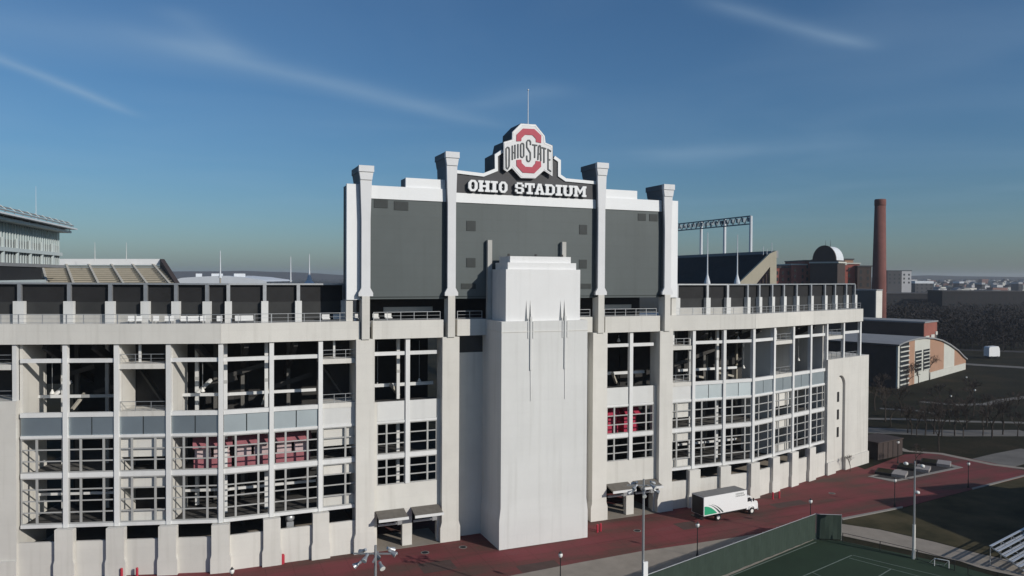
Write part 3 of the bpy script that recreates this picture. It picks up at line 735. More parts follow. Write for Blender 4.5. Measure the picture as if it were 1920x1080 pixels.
# sign board, outline traced on its own plane
ZX, ZY = 860.0, 220.0
YF = YS - .1
def E(zx, zy, Y=YF):
    p = AY(ZX + zx / 6.0, ZY + zy / 6.0, Y); return (p.x, p.z)
base = [(CX - 10.3, 44.62), (CX + 10.3, 44.62), (CX + 10.3, 47.0)]
sil = base + [E(1480, 715), E(1200, 690), E(1145, 650), E(1145, 490), E(1062, 440), E(1058, 315), E(975, 285), E(968, 205), E(865, 80), E(700, 68), E(605, 165), E(602, 250), E(505, 275), E(485, 372), E(397, 420), E(397, 590), E(290, 645), (CX - 10.3, 47.2)]
obj('sign_board', MB().prism(sil, YF, YF + 3.4), 'sign', sb)
def stroke(mb, pts, w, y0, y1, closed=False):
    """mitred stroke in the x,z plane"""
    n = len(pts); L_, R_ = [], []
    for i in range(n):
        p = Vector(pts[i])
        a = Vector(pts[i - 1]) if (i > 0 or closed) else None
        b = Vector(pts[(i + 1) % n]) if (i < n - 1 or closed) else None
        d1 = (p - a).normalized() if a is not None else None
        d2 = (b - p).normalized() if b is not None else None
        if d1 is None: d1 = d2
        if d2 is None: d2 = d1
        t = (d1 + d2)
        t = t.normalized() if t.length > 1e-4 else d1
        nn = Vector((-t.y, t.x)); k = max(.45, abs(nn.dot(Vector((-d1.y, d1.x)))))
        L_.append(p + nn * (w / 2 / k)); R_.append(p - nn * (w / 2 / k))
    i0 = len(mb.v)
    for l, r in zip(L_, R_): mb.v += [(l.x, y0, l.y), (r.x, y0, r.y), (r.x, y1, r.y), (l.x, y1, l.y)]
    for i in range(n if closed else n - 1):
        a, b = i0 + 4 * i, i0 + 4 * ((i + 1) % n)
        for k in range(4): mb.f.append((a + k, a + (k + 1) % 4, b + (k + 1) % 4, b + k))
    if not closed:
        mb.f.append((i0, i0 + 1, i0 + 2, i0 + 3)); e = i0 + 4 * (n - 1); mb.f.append((e + 3, e + 2, e + 1, e))
    return mb
obj('coping', stroke(MB(), [(CX - 10.3, 47.3), E(275, 650), E(420, 592), E(418, 430), E(490, 380)], .42, YF - .18, YF + .5), 'sbwhite', sb)
obj('coping', stroke(MB(), [E(1070, 450), E(1128, 492), E(1128, 655), E(1200, 705), (CX + 10.3, 46.95)], .42, YF - .18, YF + .5), 'sbwhite', sb)
# emblem: banner and octagon plate, crimson O, charcoal lettering
YE = YF - .62
def EE(zx, zy): return E(zx, zy, YE)
outl = [(700, 70), (865, 80), (968, 208), (978, 285), (1056, 318), (1056, 662), (960, 598), (862, 686), (700, 682), (600, 570), (545, 612), (508, 585), (508, 278), (602, 250), (605, 165)]
emb = obj('emblem', MB().prism([EE(*p) for p in outl], YE, YE + .25), 'emwhite', sb)
obj('emblem_mount', MB().prism([EE(700, 120), EE(865, 120), EE(900, 300), EE(900, 560), EE(850, 640), EE(700, 640), EE(650, 560), EE(650, 300)], YE + .25, YF), 'sign', emb)
stroke_o = MB()
oring = MB()
def strip(mb, outer, inner, y0, y1):
    o = [EE(*p) for p in outer]; i_ = [EE(*p) for p in inner]
    for k in range(len(o) - 1): mb.prism([o[k], o[k + 1], i_[k + 1], i_[k]], y0, y1)
strip(oring, [(648, 270), (650, 195), (722, 126), (850, 132), (928, 205), (926, 290)], [(703, 268), (706, 235), (748, 196), (828, 200), (868, 242), (868, 278)], YE - .07, YE)
obj('crimson_arc', oring, 'crimson', emb)
oring = MB()
strip(oring, [(648, 480), (650, 545), (720, 622), (850, 630), (926, 555), (924, 498)], [(703, 475), (708, 515), (750, 556), (826, 560), (862, 515), (866, 490)], YE - .07, YE)
obj('crimson_arc', oring, 'crimson', emb)
ol = MB(); stroke(ol, [EE(*p) for p in [(707, 86), (860, 96), (955, 212), (965, 296), (1044, 328), (1044, 636), (956, 578), (856, 670), (706, 666), (604, 548), (543, 594), (520, 577), (520, 290), (614, 264), (618, 172)]], .05, YE - .04, YE, closed=True)
obj('outline', ol, 'gal', emb)
for pts, cl in (([(533, 350), (548, 336), (564, 342), (570, 360), (568, 548), (552, 580), (536, 566)], True),
                ([(604, 318), (604, 478)], False), ([(634, 308), (634, 466)], False), ([(611, 398), (627, 394)], False),
                ([(667, 300), (667, 458)], False),
                ([(698, 305), (710, 292), (724, 294), (732, 308), (732, 436), (720, 450), (704, 446), (698, 432)], True),
                ([(808, 310), (808, 275), (796, 258), (778, 258), (766, 275), (766, 335), (806, 400), (806, 475), (794, 496), (776, 494), (766, 474), (766, 430)], False),
                ([(828, 308), (884, 316)], False), ([(855, 318), (855, 456)], False),
                ([(892, 478), (898, 330), (908, 316), (918, 322), (922, 340), (924, 492)], False), ([(901, 408), (917, 412)], False),
                ([(936, 340), (984, 354)], False), ([(960, 352), (960, 512)], False),
                ([(1040, 384), (1006, 362), (1006, 585), (1040, 610)], False), ([(1012, 474), (1030, 480)], False)):
    b = MB(); stroke(b, [EE(*p) for p in pts], .155, YE - .10, YE, closed=cl)
    obj('emblem_letter', b, 'emgrey', emb)
# OHIO STADIUM
def rc(a, b, c, d): return [(a, b), (c, b), (c, d), (a, d)]
oo = [(.28, 0), (.72, 0), (1, .26), (1, .74), (.72, 1), (.28, 1), (0, .74), (0, .26)]
oi = [(.40, .18), (.60, .18), (.68, .32), (.68, .68), (.60, .82), (.40, .82), (.32, .68), (.32, .32)]
GL = {
    'I': [rc(.0, 0, 1, .19), rc(0, .81, 1, 1), rc(.24, .19, .76, .81)],
    'H': [rc(0, 0, .44, .19), rc(0, .81, .44, 1), rc(.56, 0, 1, .19), rc(.56, .81, 1, 1), rc(.09, .19, .36, .81), rc(.64, .19, .91, .81), rc(.36, .41, .64, .59)],
    'O': [[oo[k], oo[(k + 1) % 8], oi[(k + 1) % 8], oi[k]] for k in range(8)],
    'S': [rc(.18, .84, .82, 1), rc(.72, .64, 1, .84), rc(0, .58, .30, .84), [(0, .58), (.12, .46), (.88, .40), (.98, .40), (.98, .44), (.86, .58)], rc(.70, .16, 1, .40), rc(.18, 0, .82, .16), rc(0, .16, .28, .36)],
    'T': [rc(0, .81, 1, 1), rc(0, .58, .17, .81), rc(.83, .58, 1, .81), rc(.36, .19, .64, .81), rc(.18, 0, .82, .19)],
    'A': [rc(0, 0, .42, .19), rc(.58, 0, 1, .19), [(.08, .19), (.33, .19), (.5, .76), (.5, 1), (.32, 1)], [(.92, .19), (.68, 1), (.5, 1), (.5, .76), (.67, .19)], [(.385, .375), (.615, .375), (.575, .51), (.425, .51)]],
    'D': [rc(.1, .19, .38, .81), rc(0, 0, .68, .19), rc(0, .81, .68, 1), [(.68, 0), (1, .24), (.72, .32), (.68, .19)], [(1, .24), (1, .76), (.72, .68), (.72, .32)], [(1, .76), (.68, 1), (.68, .81), (.72, .68)]],
    'U': [rc(0, .81, .42, 1), rc(.58, .81, 1, 1), rc(.08, .27, .35, .81), rc(.65, .27, .92, .81), [(.08, .27), (.25, 0), (.40, .18), (.35, .27)], [(.25, 0), (.75, 0), (.60, .18), (.40, .18)], [(.75, 0), (.92, .27), (.65, .27), (.60, .18)]],
    'M': [rc(0, 0, .34, .19), rc(.66, 0, 1, .19), rc(.07, .19, .28, .81), rc(.72, .19, .93, .81), rc(0, .81, .28, 1), rc(.72, .81, 1, 1), [(.28, 1), (.28, .66), (.5, .22), (.5, .56)], [(.72, 1), (.5, .56), (.5, .22), (.72, .66)]],
}
YL = YF - .55
zb0, zt0 = E(770, 862, YL)[1], E(770, 738, YL)[1]
for ch, a, b in (('O', 110, 214), ('H', 222, 356), ('I', 364, 440), ('O', 454, 550), ('S', 636, 736), ('T', 746, 856), ('A', 858, 966), ('D', 972, 1084), ('I', 1092, 1166), ('U', 1170, 1292), ('M', 1296, 1438)):
    xa, xb = E(a, 800, YL)[0], E(b, 800, YL)[0]
    mb = MB()
    for pg in GL[ch]: mb.prism([(xa + p[0] * (xb - xa), zb0 + p[1] * (zt0 - zb0)) for p in pg], YL, YL + .28)
    l = obj('letter', mb, 'sbwhite', sb)
    obj('letter_standoff', MB().box((xa + xb) / 2 - .05, (xa + xb) / 2 + .05, YL + .28, YF, (zb0 + zt0) / 2 - .05, (zb0 + zt0) / 2 + .05), 'gal', l)
px_ = AY(990, 232, YF + 1.0)
obj('mast', MB().tube((px_.x, YF + 1.0, 54.2), (px_.x, YF + 1.0, 58.9), .06, .035, 8), 'sbwhite', sb)
obj('mast_ball', MB().lathe([(.02, -.12), (.1, -.06), (.12, 0), (.1, .06), (.02, .12)], 8, (px_.x, YF + 1.0, 59.0)), 'sbwhite', sb)

ORD = ['first', 'second', 'third', 'fourth', 'fifth', 'sixth', 'seventh', 'eighth', 'ninth', 'tenth', 'eleventh', 'twelfth', 'thirteenth', 'fourteenth', 'fifteenth', 'sixteenth']
# ------------------------------------------------------------------ things inside the bays
def pendant(px, py, label):
    # lamp hangs from the beams 4 m inside the bay: its bowl lies where the ray meets that depth
    for u10 in range(-740, 741, 2):
        u = u10 / 10; x, y = plan(u); y += 4.2
        v = Vector((x, y, 22)) - CAM
        if abs(960 + FOC * v.dot(RT) / v.dot(FW) - px) < 1.4: break
    p = AY(px, py, y)
    t = thing('pendant_lamp', label, 'lamp', tuple(p), 'lamps hanging in the stadium bays')
    obj('bowl', MB().lathe([(.08, .5), (.11, .36), (.15, .28), (.25, .10), (.27, 0), (.22, -.07), (.05, -.1)], 12, tuple(p)), 'lampwhite', t, True)
    obj('drop_rod', MB().tube((p.x, p.y, p.z + .6), (p.x, p.y, 25.4), .035, .035, 6), 'gal', t)
for px, py, where in ((98, 738, 'in the leftmost open bay with a shaded left wall'), (380, 734, 'in the bay just left of the stadium bend'), (543, 731, 'in the second open bay left of the scoreboard columns'),
                  (708, 724, 'in the left half above the left entrance'), (786, 716, 'in the right half above the left entrance'),
                  (1186, 698, 'in the left half above the right entrance'), (1394, 690, 'in the second open bay right of the tower'), (1497, 676, 'in the third open bay from the right end')):
    pendant(px, py, 'small white pendant lamp hanging ' + where)
for px, py, where in ((1160, 640, 'above the beam over the right entrance'), (1333, 637, 'above the beam of the first open bay right of the tower'), (1384, 636, 'above the beam of the second open bay right of the tower')):
    pendant(px, py, 'short white lamp hanging ' + where)

def stand(x0, x1, y, label, crimson=True):
    z = 11.36
    t = thing('concession_stand', label, 'stand', ((x0 + x1) / 2, y, z), 'red concession stands on the middle concourse')
    obj('counter', MB().box(x0, x1, y, y + 2, z, z + 1.15), 'redconc' if crimson else 'fadedred', t)
    n = max(2, int((x1 - x0) / 1.7)); w = (x1 - x0) / n
    for k in range(n):
        obj('shutter', MB().box(x0 + k * w + .12, x0 + (k + 1) * w - .2, y + .15, y + .3, z + 1.2, z + 2.5), 'redconc' if crimson else 'pink', t)
    obj('back', MB().box(x0, x1, y + 1.9, y + 2.0, z + 1.15, z + 3.2), 'redconc' if crimson else 'inner', t)
    a = MB(); a.quad((x0 - .1, y - .7, z + 2.65), (x1 + .1, y - .7, z + 2.65), (x1 + .1, y + .4, z + 3.7), (x0 - .1, y + .4, z + 3.7))
    a.quad((x0 - .1, y + .4, z + 3.62), (x1 + .1, y + .4, z + 3.62), (x1 + .1, y - .7, z + 2.57), (x0 - .1, y - .7, z + 2.57))
    a.quad((x0 - .1, y - .7, z + 2.57), (x1 + .1, y - .7, z + 2.57), (x1 + .1, y - .7, z + 2.65), (x0 - .1, y - .7, z + 2.65))
    obj('awning', a, 'redconc' if crimson else 'fadedred', t)
stand(-35.0, -30.9, 8.3, 'faded red concession stand left of the bend behind grid windows', False)
stand(-30.4, -26.6, 8.0, 'long faded red concession stand behind the grid right of the bend', False)
stand(-25.9, -21.9, 8.0, 'faded red concession stand nearest the left entrance pilaster', False)
stand(18.2, 21.6, 8.2, 'bright crimson concession stand above the right entrance, left half')
stand(22.6, 25.0, 8.2, 'bright crimson concession stand above the right entrance, right half')
p = AY(66, 868, 15.2)
fl = thing('banner', 'small red banner hanging behind the far left grid window', 'banner', (p.x, 15.2, 11.36))
obj('cloth', MB().box(p.x - .35, p.x + .25, 15.0, 15.06, 12.0, 14.6), 'redconc', fl); obj('pole', MB().tube((p.x + .3, 15.05, 11.36), (p.x + .3, 15.05, 14.8), .04, .04, 6), 'white', fl)
p = G(544, 986, 4.05)
hb = thing('exhaust_fan', 'round silver fan unit standing behind the parapet left of the entrance', 'fan', (p.x, 6.9, 4.05))
obj('base', MB().box(p.x - .4, p.x + .4, 6.5, 7.3, 2.0, 4.55), 'gal', hb)
obj('hood', MB().lathe([(.3, 4.55), (.5, 4.7), (.55, 5.0), (.45, 5.3), (.2, 5.45)], 12, (p.x, 6.9, 0)), 'gal', hb, True)
# white benches and speaker boxes along the gallery
for i, (a, b) in enumerate(((240, 252), (254, 264), (288, 298), (310, 326), (340, 352), (352, 372), (376, 386), (408, 418), (440, 450), (452, 476), (605, 620), (624, 640), (660, 672), (700, 712), (722, 736))):
    c = (a + b) / 2; u = None
    for u10 in range(-740, 0, 2):
        u = u10 / 10; x, y = plan(u); y += 2.2; v = Vector((x, y, 28.6)) - CAM
        if abs(960 + FOC * v.dot(RT) / v.dot(FW) - c) < 1.8: break
    w = (b - a) / 16.2
    t = thing('gallery_seat', ORD[i] + ' from the left of the low white seats along the left gallery', 'seat', (x, y, 28.06), 'white seats along the gallery')
    obj('seat', MB().box(x - w / 2, x + w / 2, y - .25, y + .25, 28.55, 28.68), 'white', t)
    obj('backrest', MB().box(x - w / 2, x + w / 2, y + .26, y + .32, 28.62, 29.15), 'white', t)
    for s in (-1, 1): obj('leg', MB().box(x + s * (w / 2 - .1) - .04, x + s * (w / 2 - .1) + .04, y - .2, y + .2, 28.06, 28.55), 'black', t)

# ------------------------------------------------------------------ box truck
def truck():
    p, q = G(1347, 976.5, .03), G(1410, 964, .03); d = (q - p); d.z = 0; d.normalize(); n = Vector((-d.y, d.x, 0))
    t = thing('box_truck', 'white box truck with green swoosh parked by the stadium wall', 'truck', tuple(p))
    WB = (q - p).length
    def fr(x, y, z): return tuple(p + d * x + n * y + Vector((0, 0, z)))
    W = 2.45; b0, b1 = -2.7, WB - 1.05; zb, zt = 1.02, 3.62
    bx = obj('cargo_box', MB().box(b0, b1, -.02, W, zb, zt, fr), 'truckw', t)
    obj('roof_skin', MB().box(b0 + .05, b1 - .05, .03, W - .05, zt, zt + .03, fr), 'truckroof', bx)
    obj('rear_door', MB().box(b0 - .05, b0, .12, W - .12, zb + .05, zt - .1, fr), 'black', bx)  # black colour deepens the shade on the rear of the truck
    L_ = b1 - b0
    def arc(u0, w): return [(b0 + f * L_, zb + h) for f, h in w]
    gp = [(b0 + .1, zb + .12), (b0 + .1, zb + 1.32)] + [(b0 + .1 + 2.35 * s, zb + .12 + 1.2 * (1 - s ** 2)) for s in (.15, .35, .55, .75, .9, 1.0)]
    obj('swoosh', MB().prism(gp, -.026, -.02, fr), 'green', bx)
    for s0, w0 in ((.0, .22), (.55, .2)):
        o = [(b0 + .5 + s0 + 2.3 * s, zb + .1 + 1.35 * (1 - s ** 2)) for s in (.15, .35, .55, .75, .9, 1.0)]
        i2 = [(x + w0 * s * 1.2, z + .02) for (x, z), s in zip(o, (.15, .35, .6, .9, 1.1, 1.2))]
        sm = MB()
        for k in range(5): sm.prism([o[k], o[k + 1], i2[k + 1], i2[k]], -.030, -.026, fr)
        obj('swoosh_line', sm, 'livery', bx)
    # company lettering high on the side: two short lines of small block characters
    for row, (zc, cnt, x0) in enumerate(((zt - .42, 9, b1 - 2.15), (zt - .72, 10, b1 - 2.15))):
        for k in range(cnt):
            x = x0 + k * .175; g = MB()
            g.box(x, x + .04, -.026, -.02, zc, zc + .2, fr)
            if k % 3 != 1: g.box(x + .04, x + .125, -.0258, -.02, zc + .16, zc + .2, fr)
            if k % 2 == 0: g.box(x + .04, x + .125, -.0258, -.02, zc, zc + .04, fr)
            else: g.box(x + .09, x + .13, -.0255, -.02, zc, zc + .159, fr)
            obj('lettering', g, 'livery', bx)
    obj('chassis', MB().box(b0, WB + .3, .6, W - .6, .62, 1.02, fr).box(b0 - .25, b0 + .1, .1, W - .1, .5, .62, fr), 'black', t)
    # cab profile
    c0 = b1 + .12; y0, y1 = .12, W - .15
    prof = [(c0, .75), (c0, 2.62), (c0 + .75, 2.62), (c0 + 1.08, 1.95), (c0 + 2.05, 1.72), (c0 + 2.2, 1.3), (c0 + 2.2, .62), (c0 + 1.9, .62)]
    cab = obj('cab', MB().prism(prof, y0, y1, fr), 'truckw', t)
    obj('side_window', MB().prism([(c0 + .15, 1.85), (c0 + .15, 2.45), (c0 + .68, 2.45), (c0 + .92, 1.9)], y0 - .012, y0, fr), 'glass', cab)
    ws = MB(); ws.v = [fr(c0 + .77, y0 + .1, 2.6), fr(c0 + .77, y1 - .1, 2.6), fr(c0 + 1.1, y1 - .1, 1.97), fr(c0 + 1.1, y0 + .1, 1.97)]; ws.v += [tuple(Vector(v) + d * .02) for v in ws.v]
    ws.f = [(0, 1, 2, 3), (7, 6, 5, 4), (0, 4, 5, 1), (1, 5, 6, 2), (2, 6, 7, 3), (3, 7, 4, 0)]
    obj('windscreen', ws, 'glass', cab)
    obj('mirror', MB().box(c0 + .95, c0 + 1.1, y0 - .35, y0 - .2, 1.9, 2.35, fr).box(c0 + .95, c0 + 1.0, y0 - .2, y0, 2.1, 2.14, fr), 'black', cab)
    obj('bumper', MB().box(c0 + 2.1, c0 + 2.3, y0, y1, .45, .72, fr), 'gal', cab)
    obj('mudguard', MB().prism([(WB - .62, .75), (WB - .45, 1.15), (WB, 1.28), (WB + .45, 1.15), (WB + .62, .75), (WB + .5, .75), (WB + .35, 1.02), (WB, 1.12), (WB - .35, 1.02), (WB - .5, .75)], y0 - .1, y0 + .3, fr), 'truckw', cab)
    for yy in (y0 + .25, y1 - .45): obj('headlight', MB().box(c0 + 2.2, c0 + 2.24, yy, yy + .25, .95, 1.15, fr), 'lampwhite', cab)
    for x in (0, WB):
        for yy in (.0, W - .32):
            w = obj('wheel', MB().tube(fr(x, yy, .48), fr(x, yy + .3, .48), .48, .48, 18), 'tyre', t)
            yo = yy - .015 if yy < 1 else yy + .3
            obj('rim', MB().tube(fr(x, yo, .48), fr(x, yo + .015, .48), .27, .27, 12), 'lampwhite', w)
truck()

# ------------------------------------------------------------------ lamps, masts, bollards
def lamppost_proto():
    t = thing('street_lamp', 'proto', 'street lamp', (0, 0, 0), 'black lamp posts with white globes')
    obj('post', MB().lathe([(.16, 0), (.16, .25), (.09, .5), (.065, .8), (.05, 3.5), (.09, 3.55), (.09, 3.62)], 10), 'black', t)
    g = obj('globe', MB().lathe([(.10, 3.62), (.20, 3.75), (.24, 3.95), (.17, 4.12), (.05, 4.2)], 12), 'lampwhite', t, True)
    obj('finial', MB().lathe([(.2, 4.1), (.1, 4.22), (.03, 4.35)], 10), 'black', g)
    return t
lp = lamppost_proto()
LPS = [(435, 1067, 'at the bottom left near the stadium wall'), (1051, 1037, 'in front of the tower'), (1308, 981, 'in front of the box truck beside the green fence'),
       (1520, 937, 'behind the corner of the green fence'), (1678, 898, 'in front of the stone planters'), (1816, 867, 'right of the stone planters'), (1684, 827, 'behind the stone planters near the dark shed'),
       (1720, 921, 'hidden behind the tall light pole'),
       (1812, 706, 'far off on the lawn, highest up'), (1828, 730, 'on the lawn left of the curved path'), (1783, 741, 'on the lawn beside the tiled path'), (1623, 697, 'just right of the stadium end wall')]
first = True
for px, py, w in LPS:
    if px == 1720: continue
    t = lp if first else copy_tree(lp); first = False
    t.location = G(px, py, 4.15); t.location.z = .03
    t['label'] = 'black lamp post with white globe ' + w
def floodmast(px, py, h, label, heads):
    p = G(px, py, h); p.z = 0
    t = thing('floodlight_mast', label, 'floodlight', tuple(p), 'sports floodlight masts')
    obj('pole', MB().tube(p, p + Vector((0, 0, h + .6)), .16, .09, 10), 'gal', t)
    obj('crossarm', MB().bar(p + RT2 * -1.6 + Vector((0, 0, h)), p + RT2 * 1.6 + Vector((0, 0, h)), .1), 'gal', t)
    obj('crossarm', MB().bar(p + RT2.cross(Vector((0, 0, 1))) * -1.0 + Vector((0, 0, h - .25)), p + RT2.cross(Vector((0, 0, 1))) * 1.0 + Vector((0, 0, h - .25)), .09), 'gal', t)
    for i in range(heads):
        a = 2 * math.pi * i / heads + .4; c = p + Vector((math.cos(a) * 1.2, math.sin(a) * .8, h + (-.55 if i % 2 else .1)))
        d = Vector((math.cos(a), math.sin(a), -.55)).normalized()
        hd = obj('lamp_head', MB().tube(c, c + d * .38, .10, .22, 12).tube(c - d * .22, c, .11, .11, 8), 'gal', t)
        obj('lens', MB().tube(c + d * .38, c + d * .40, .20, .20, 12), 'lampwhite', hd)
    return p, t
RT2 = Vector((math.cos(YAW), -math.sin(YAW), 0))
p, t = floodmast(1207, 910, 14, 'floodlight mast with a cluster of lamp heads before the right entrance', 8)
obj('control_box', MB().box(p.x - .15, p.x + .35, p.y - .32, p.y - .17, 5.0, 6.7), 'truckw', t)
floodmast(704, 1038, 14, 'floodlight mast top with lamp heads at the bottom edge below the left entrance', 7)
p = G(1713, 1048)
t = thing('light_pole', 'tall slim pole with small white lamps beside the low black fence', 'light pole', tuple(p))
obj('pole', MB().tube(p, p + Vector((0, 0, 11.9)), .16, .08, 10), 'gal', t)
obj('sleeve', MB().tube(p, p + Vector((0, 0, 4.2)), .19, .18, 10), 'conc', t)
for dx, dz in ((-1.1, 11.6), (.9, 11.3), (.35, 8.1)):
    a = obj('arm', MB().bar(p + Vector((0, 0, dz)), p + RT2 * dx + Vector((0, 0, dz)), .08), 'black', t)
    c = p + RT2 * dx + Vector((0, 0, dz)); obj('lamp_head', MB().lathe([(.06, .2), (.26, .1), (.28, -.1), (.1, -.18)], 10, tuple(c)), 'lampwhite', a, True)
# red bollards
bp = obj('bollard', MB().lathe([(.14, 0), (.14, .98), (.11, 1.06), (.03, 1.1)], 12), 'red')
tag(bp, 'x', 'bollard', 'red bollards along the stadium wall')
ft = True
for px, py, s, lab in ((1120, 998, 1, 'left one of the red bollard pair beside the tower'), (1126, 996, 1, 'right one of the red bollard pair beside the tower'), (1449, 936, 1, 'left one of the red bollard pair beyond the truck'), (1461, 934, 1, 'right one of the red bollard pair beyond the truck'),
                   (228, 1083, 1, 'left one of the two red bollards at the bottom left wall'), (257, 1082, 1, 'right one of the two red bollards at the bottom left wall')):
    o = bp if ft else bp.copy()
    if not ft: COL.objects.link(o)
    ft = False; o.location = G(px, py, .03); o['label'] = lab
p = G(528.5, 1057, .03)
tag(recenter(obj('waste_bin', MB().lathe([(.28, 0), (.32, .1), (.32, 1.0), (.27, 1.05), (.27, 1.1), (.05, 1.12)], 14, tuple(p)), 'red')), 'red waste bin against the parapet wall left of the entrance', 'bin')

for px, py, lab in ((797, 1036, 'round iron manhole cover before the left entrance'), (868, 1026, 'round iron manhole cover beside the tower recess'), (1195, 995, 'round iron manhole cover before the right entrance'), (1560, 925, 'round iron manhole cover near the stadium end wall')):
    p = G(px, py, .03); mh = thing('manhole_cover', lab, 'manhole', tuple(p), 'manhole covers on the plaza')
    obj('frame_ring', MB().lathe([(.52, 0), (.52, .012), (.42, .012), (.42, 0)], 18, tuple(p)), 'kerb', mh); obj('lid', MB().lathe([(.41, 0), (.41, .016), (.02, .016)], 18, tuple(p)), 'black', mh)
for px, py, w, h in ((1010, 1062, 5, 2.2), (1290, 985, 3.2, 2.6), (1480, 945, 6, 2.0), (820, 1062, 4, 3)):
    p = G(px, py, .03); struct('paving_patch', MB().box(p.x - w / 2, p.x + w / 2, p.y - h / 2, p.y + h / 2, .0, .036), 'patch')
# ------------------------------------------------------------------ green fence, low fence, bleachers, planters
def green_fence(a, b, label, h=3.3, step=3.0, wave=True):
    a, b = Vector(a), Vector(b); d = b - a; Ln = d.length; d.normalize(); n = Vector((-d.y, d.x, 0))
    t = thing('windscreen_fence', label, 'fence', tuple(a), 'green fences round the pitch')
    k = max(1, round(Ln / step)); s = Ln / k
    for i in range(k + 1):
        c = a + d * (i * s); obj('fence_post', MB().tube(c, c + Vector((0, 0, h + .1)), .06, .06, 8), 'gal', t)
    for i in range(k):
        m_ = MB(); c = a + d * (i * s); cols = 6
        for r_ in range(4):
            for q in range(cols + 1):
                o = .05 * math.sin(i * 2.1 + q * 1.3 + r_ * .9) * (1 if 0 < q < cols else 0)
                m_.v.append(tuple(c + d * (s * q / cols) + n * (o - .09) + Vector((0, 0, .12 + (h - .15) * r_ / 3))))
        for r_ in range(3):
            for q in range(cols):
                j = r_ * (cols + 1) + q; m_.f.append((j, j + 1, j + cols + 2, j + cols + 1))
        nv = len(m_.v); m_.v += [tuple(Vector(v) + n * .03) for v in m_.v]; m_.f += [tuple(nv + x for x in reversed(f)) for f in list(m_.f)]
        obj('screen_cloth', m_, 'fencegreen', t)
    obj('top_rail', MB().tube(a + Vector((0, 0, h)), b + Vector((0, 0, h)), .04, .04, 6), 'gal', t)
fc = G(1528, 1011); fe = G(1577, 1013); fs = Vector((-6, -24.2, 0))
green_fence(fs, fc, 'long green windscreen fence along the left side of the pitch')
green_fence(fc + Vector((.15, -.1, 0)), fe, 'short dark green windscreen panel at the far corner of the pitch')
def low_fence(pts, label):
    P = [G(*p) for p in pts]
    t = thing('low_fence', label, 'fence', tuple(P[0]), 'low black fences')
    for a, b in zip(P[:-1], P[1:]):
        k = max(1, round((b - a).length / 3.0))
        for i in range(k):
            c = a + (b - a) * (i / k); obj('fence_post', MB().tube(c, c + Vector((0, 0, 1.25)), .045, .045, 6), 'black', t)
        for z in (1.22, .1):
            obj('rail', MB().tube(a + Vector((0, 0, z)), b + Vector((0, 0, z)), .03, .03, 6), 'black', t)
    c = P[-1]; obj('fence_post', MB().tube(c, c + Vector((0, 0, 1.25)), .045, .045, 6), 'black', t)
low_fence([(1580, 1017), (1650, 1033), (1720, 1050), (1790, 1071)], 'low black rail fence along the pitch and side path')
low_fence([(1815, 1079), (1870, 1094), (1950, 1112)], 'low black rail fence at the bottom right corner')
def bleacher():
    a, b = G(1857, 1024, 2.35), G(1932, 985, 2.35); a.z = b.z = 0; d = b - a; Ln = d.length; d.normalize(); n = Vector((d.y, -d.x, 0))
    t = thing('bleachers', 'aluminium bleacher benches at the right edge on dark grass', 'bleachers', tuple(a))
    for r_ in range(6):
        o = n * (.75 * r_); z = .45 + .38 * (5 - r_)
        s = a + o
        sp = obj('bench_plank', MB().bar(s + Vector((0, 0, z)), s + d * Ln + Vector((0, 0, z)), .3, .05), 'alu', t)
        obj('foot_plank', MB().bar(s + n * .4 + Vector((0, 0, z - .33)), s + n * .4 + d * Ln + Vector((0, 0, z - .33)), .25, .05), 'alu', t)
    for k in range(5):
        s = a + d * (Ln * k / 4)
        obj('frame', MB().bar(s + Vector((0, 0, 2.3)), s + n * 4.0 + Vector((0, 0, .2)), .08).bar(s, s + Vector((0, 0, 2.3)), .08).bar(s + Vector((0, 0, .06)), s + n * 4.2 + Vector((0, 0, .06)), .08), 'gal', t)
bleacher()
def goal():
    a, b = G(1752, 1061), G(1779, 1066); t = thing('small_goal', 'small white practice goal by the low black fence', 'goal', tuple(a))
    n = Vector((.3, .95, 0))
    obj('post', MB().tube(a, a + Vector((0, 0, .9)), .05, .05, 8), 'white', t); obj('post', MB().tube(b, b + Vector((0, 0, .9)), .05, .05, 8), 'white', t)
    obj('crossbar', MB().tube(a + Vector((0, 0, .9)), b + Vector((0, 0, .9)), .05, .05, 8), 'white', t)
    obj('back_stay', MB().tube(a + Vector((0, 0, .9)), a + n * .9, .03, .03, 6).tube(b + Vector((0, 0, .9)), b + n * .9, .03, .03, 6).tube(a + n * .9, b + n * .9, .03, .03, 6), 'white', t)
goal()
isl = poly([(1627, 893), (1676, 903), (1806, 876), (1752, 862)], .1)
struct('planter_island', MB().slab(isl, -.1, .08), 'kerb')
struct('island_bed', MB().slab(poly([(1638, 893), (1680, 899), (1790, 876), (1752, 867)], .1), -.1, .10), 'stonedk')
for i, (a, b, w, lab) in enumerate((((1640, 890), (1696, 898), 2.0, 'nearest of the three dark stone planters on the red plaza'), ((1682, 880), (1740, 888), 2.0, 'middle of the three dark stone planters on the red plaza'), ((1725, 871), (1780, 878), 2.0, 'farthest of the three dark stone planters on the red plaza'))):
    p, q = G(*a), G(*b); d = (q - p).normalized(); n = Vector((-d.y, d.x, 0))
    t = thing('stone_planter', lab, 'planter', tuple(p), 'stone planters on the plaza island')
    fr = lambda x, y, z, p=p, d=d, n=n: tuple(p + d * x + n * y + Vector((0, 0, z)))
    Lp = (q - p).length
    obj('body', MB().box(0, Lp - 2.0, 0, 3.4, .1, .55, fr), 'stonedk', t)
    obj('end_stone', MB().box(Lp - 2.0, Lp + .1, -.05, 3.45, .1, .60, fr), 'stone', t)
    obj('soil_bed', MB().box(.25, Lp - 2.2, .25, 3.15, .55, .60, fr), 'lawn', t)
p0 = G(1672, 858)
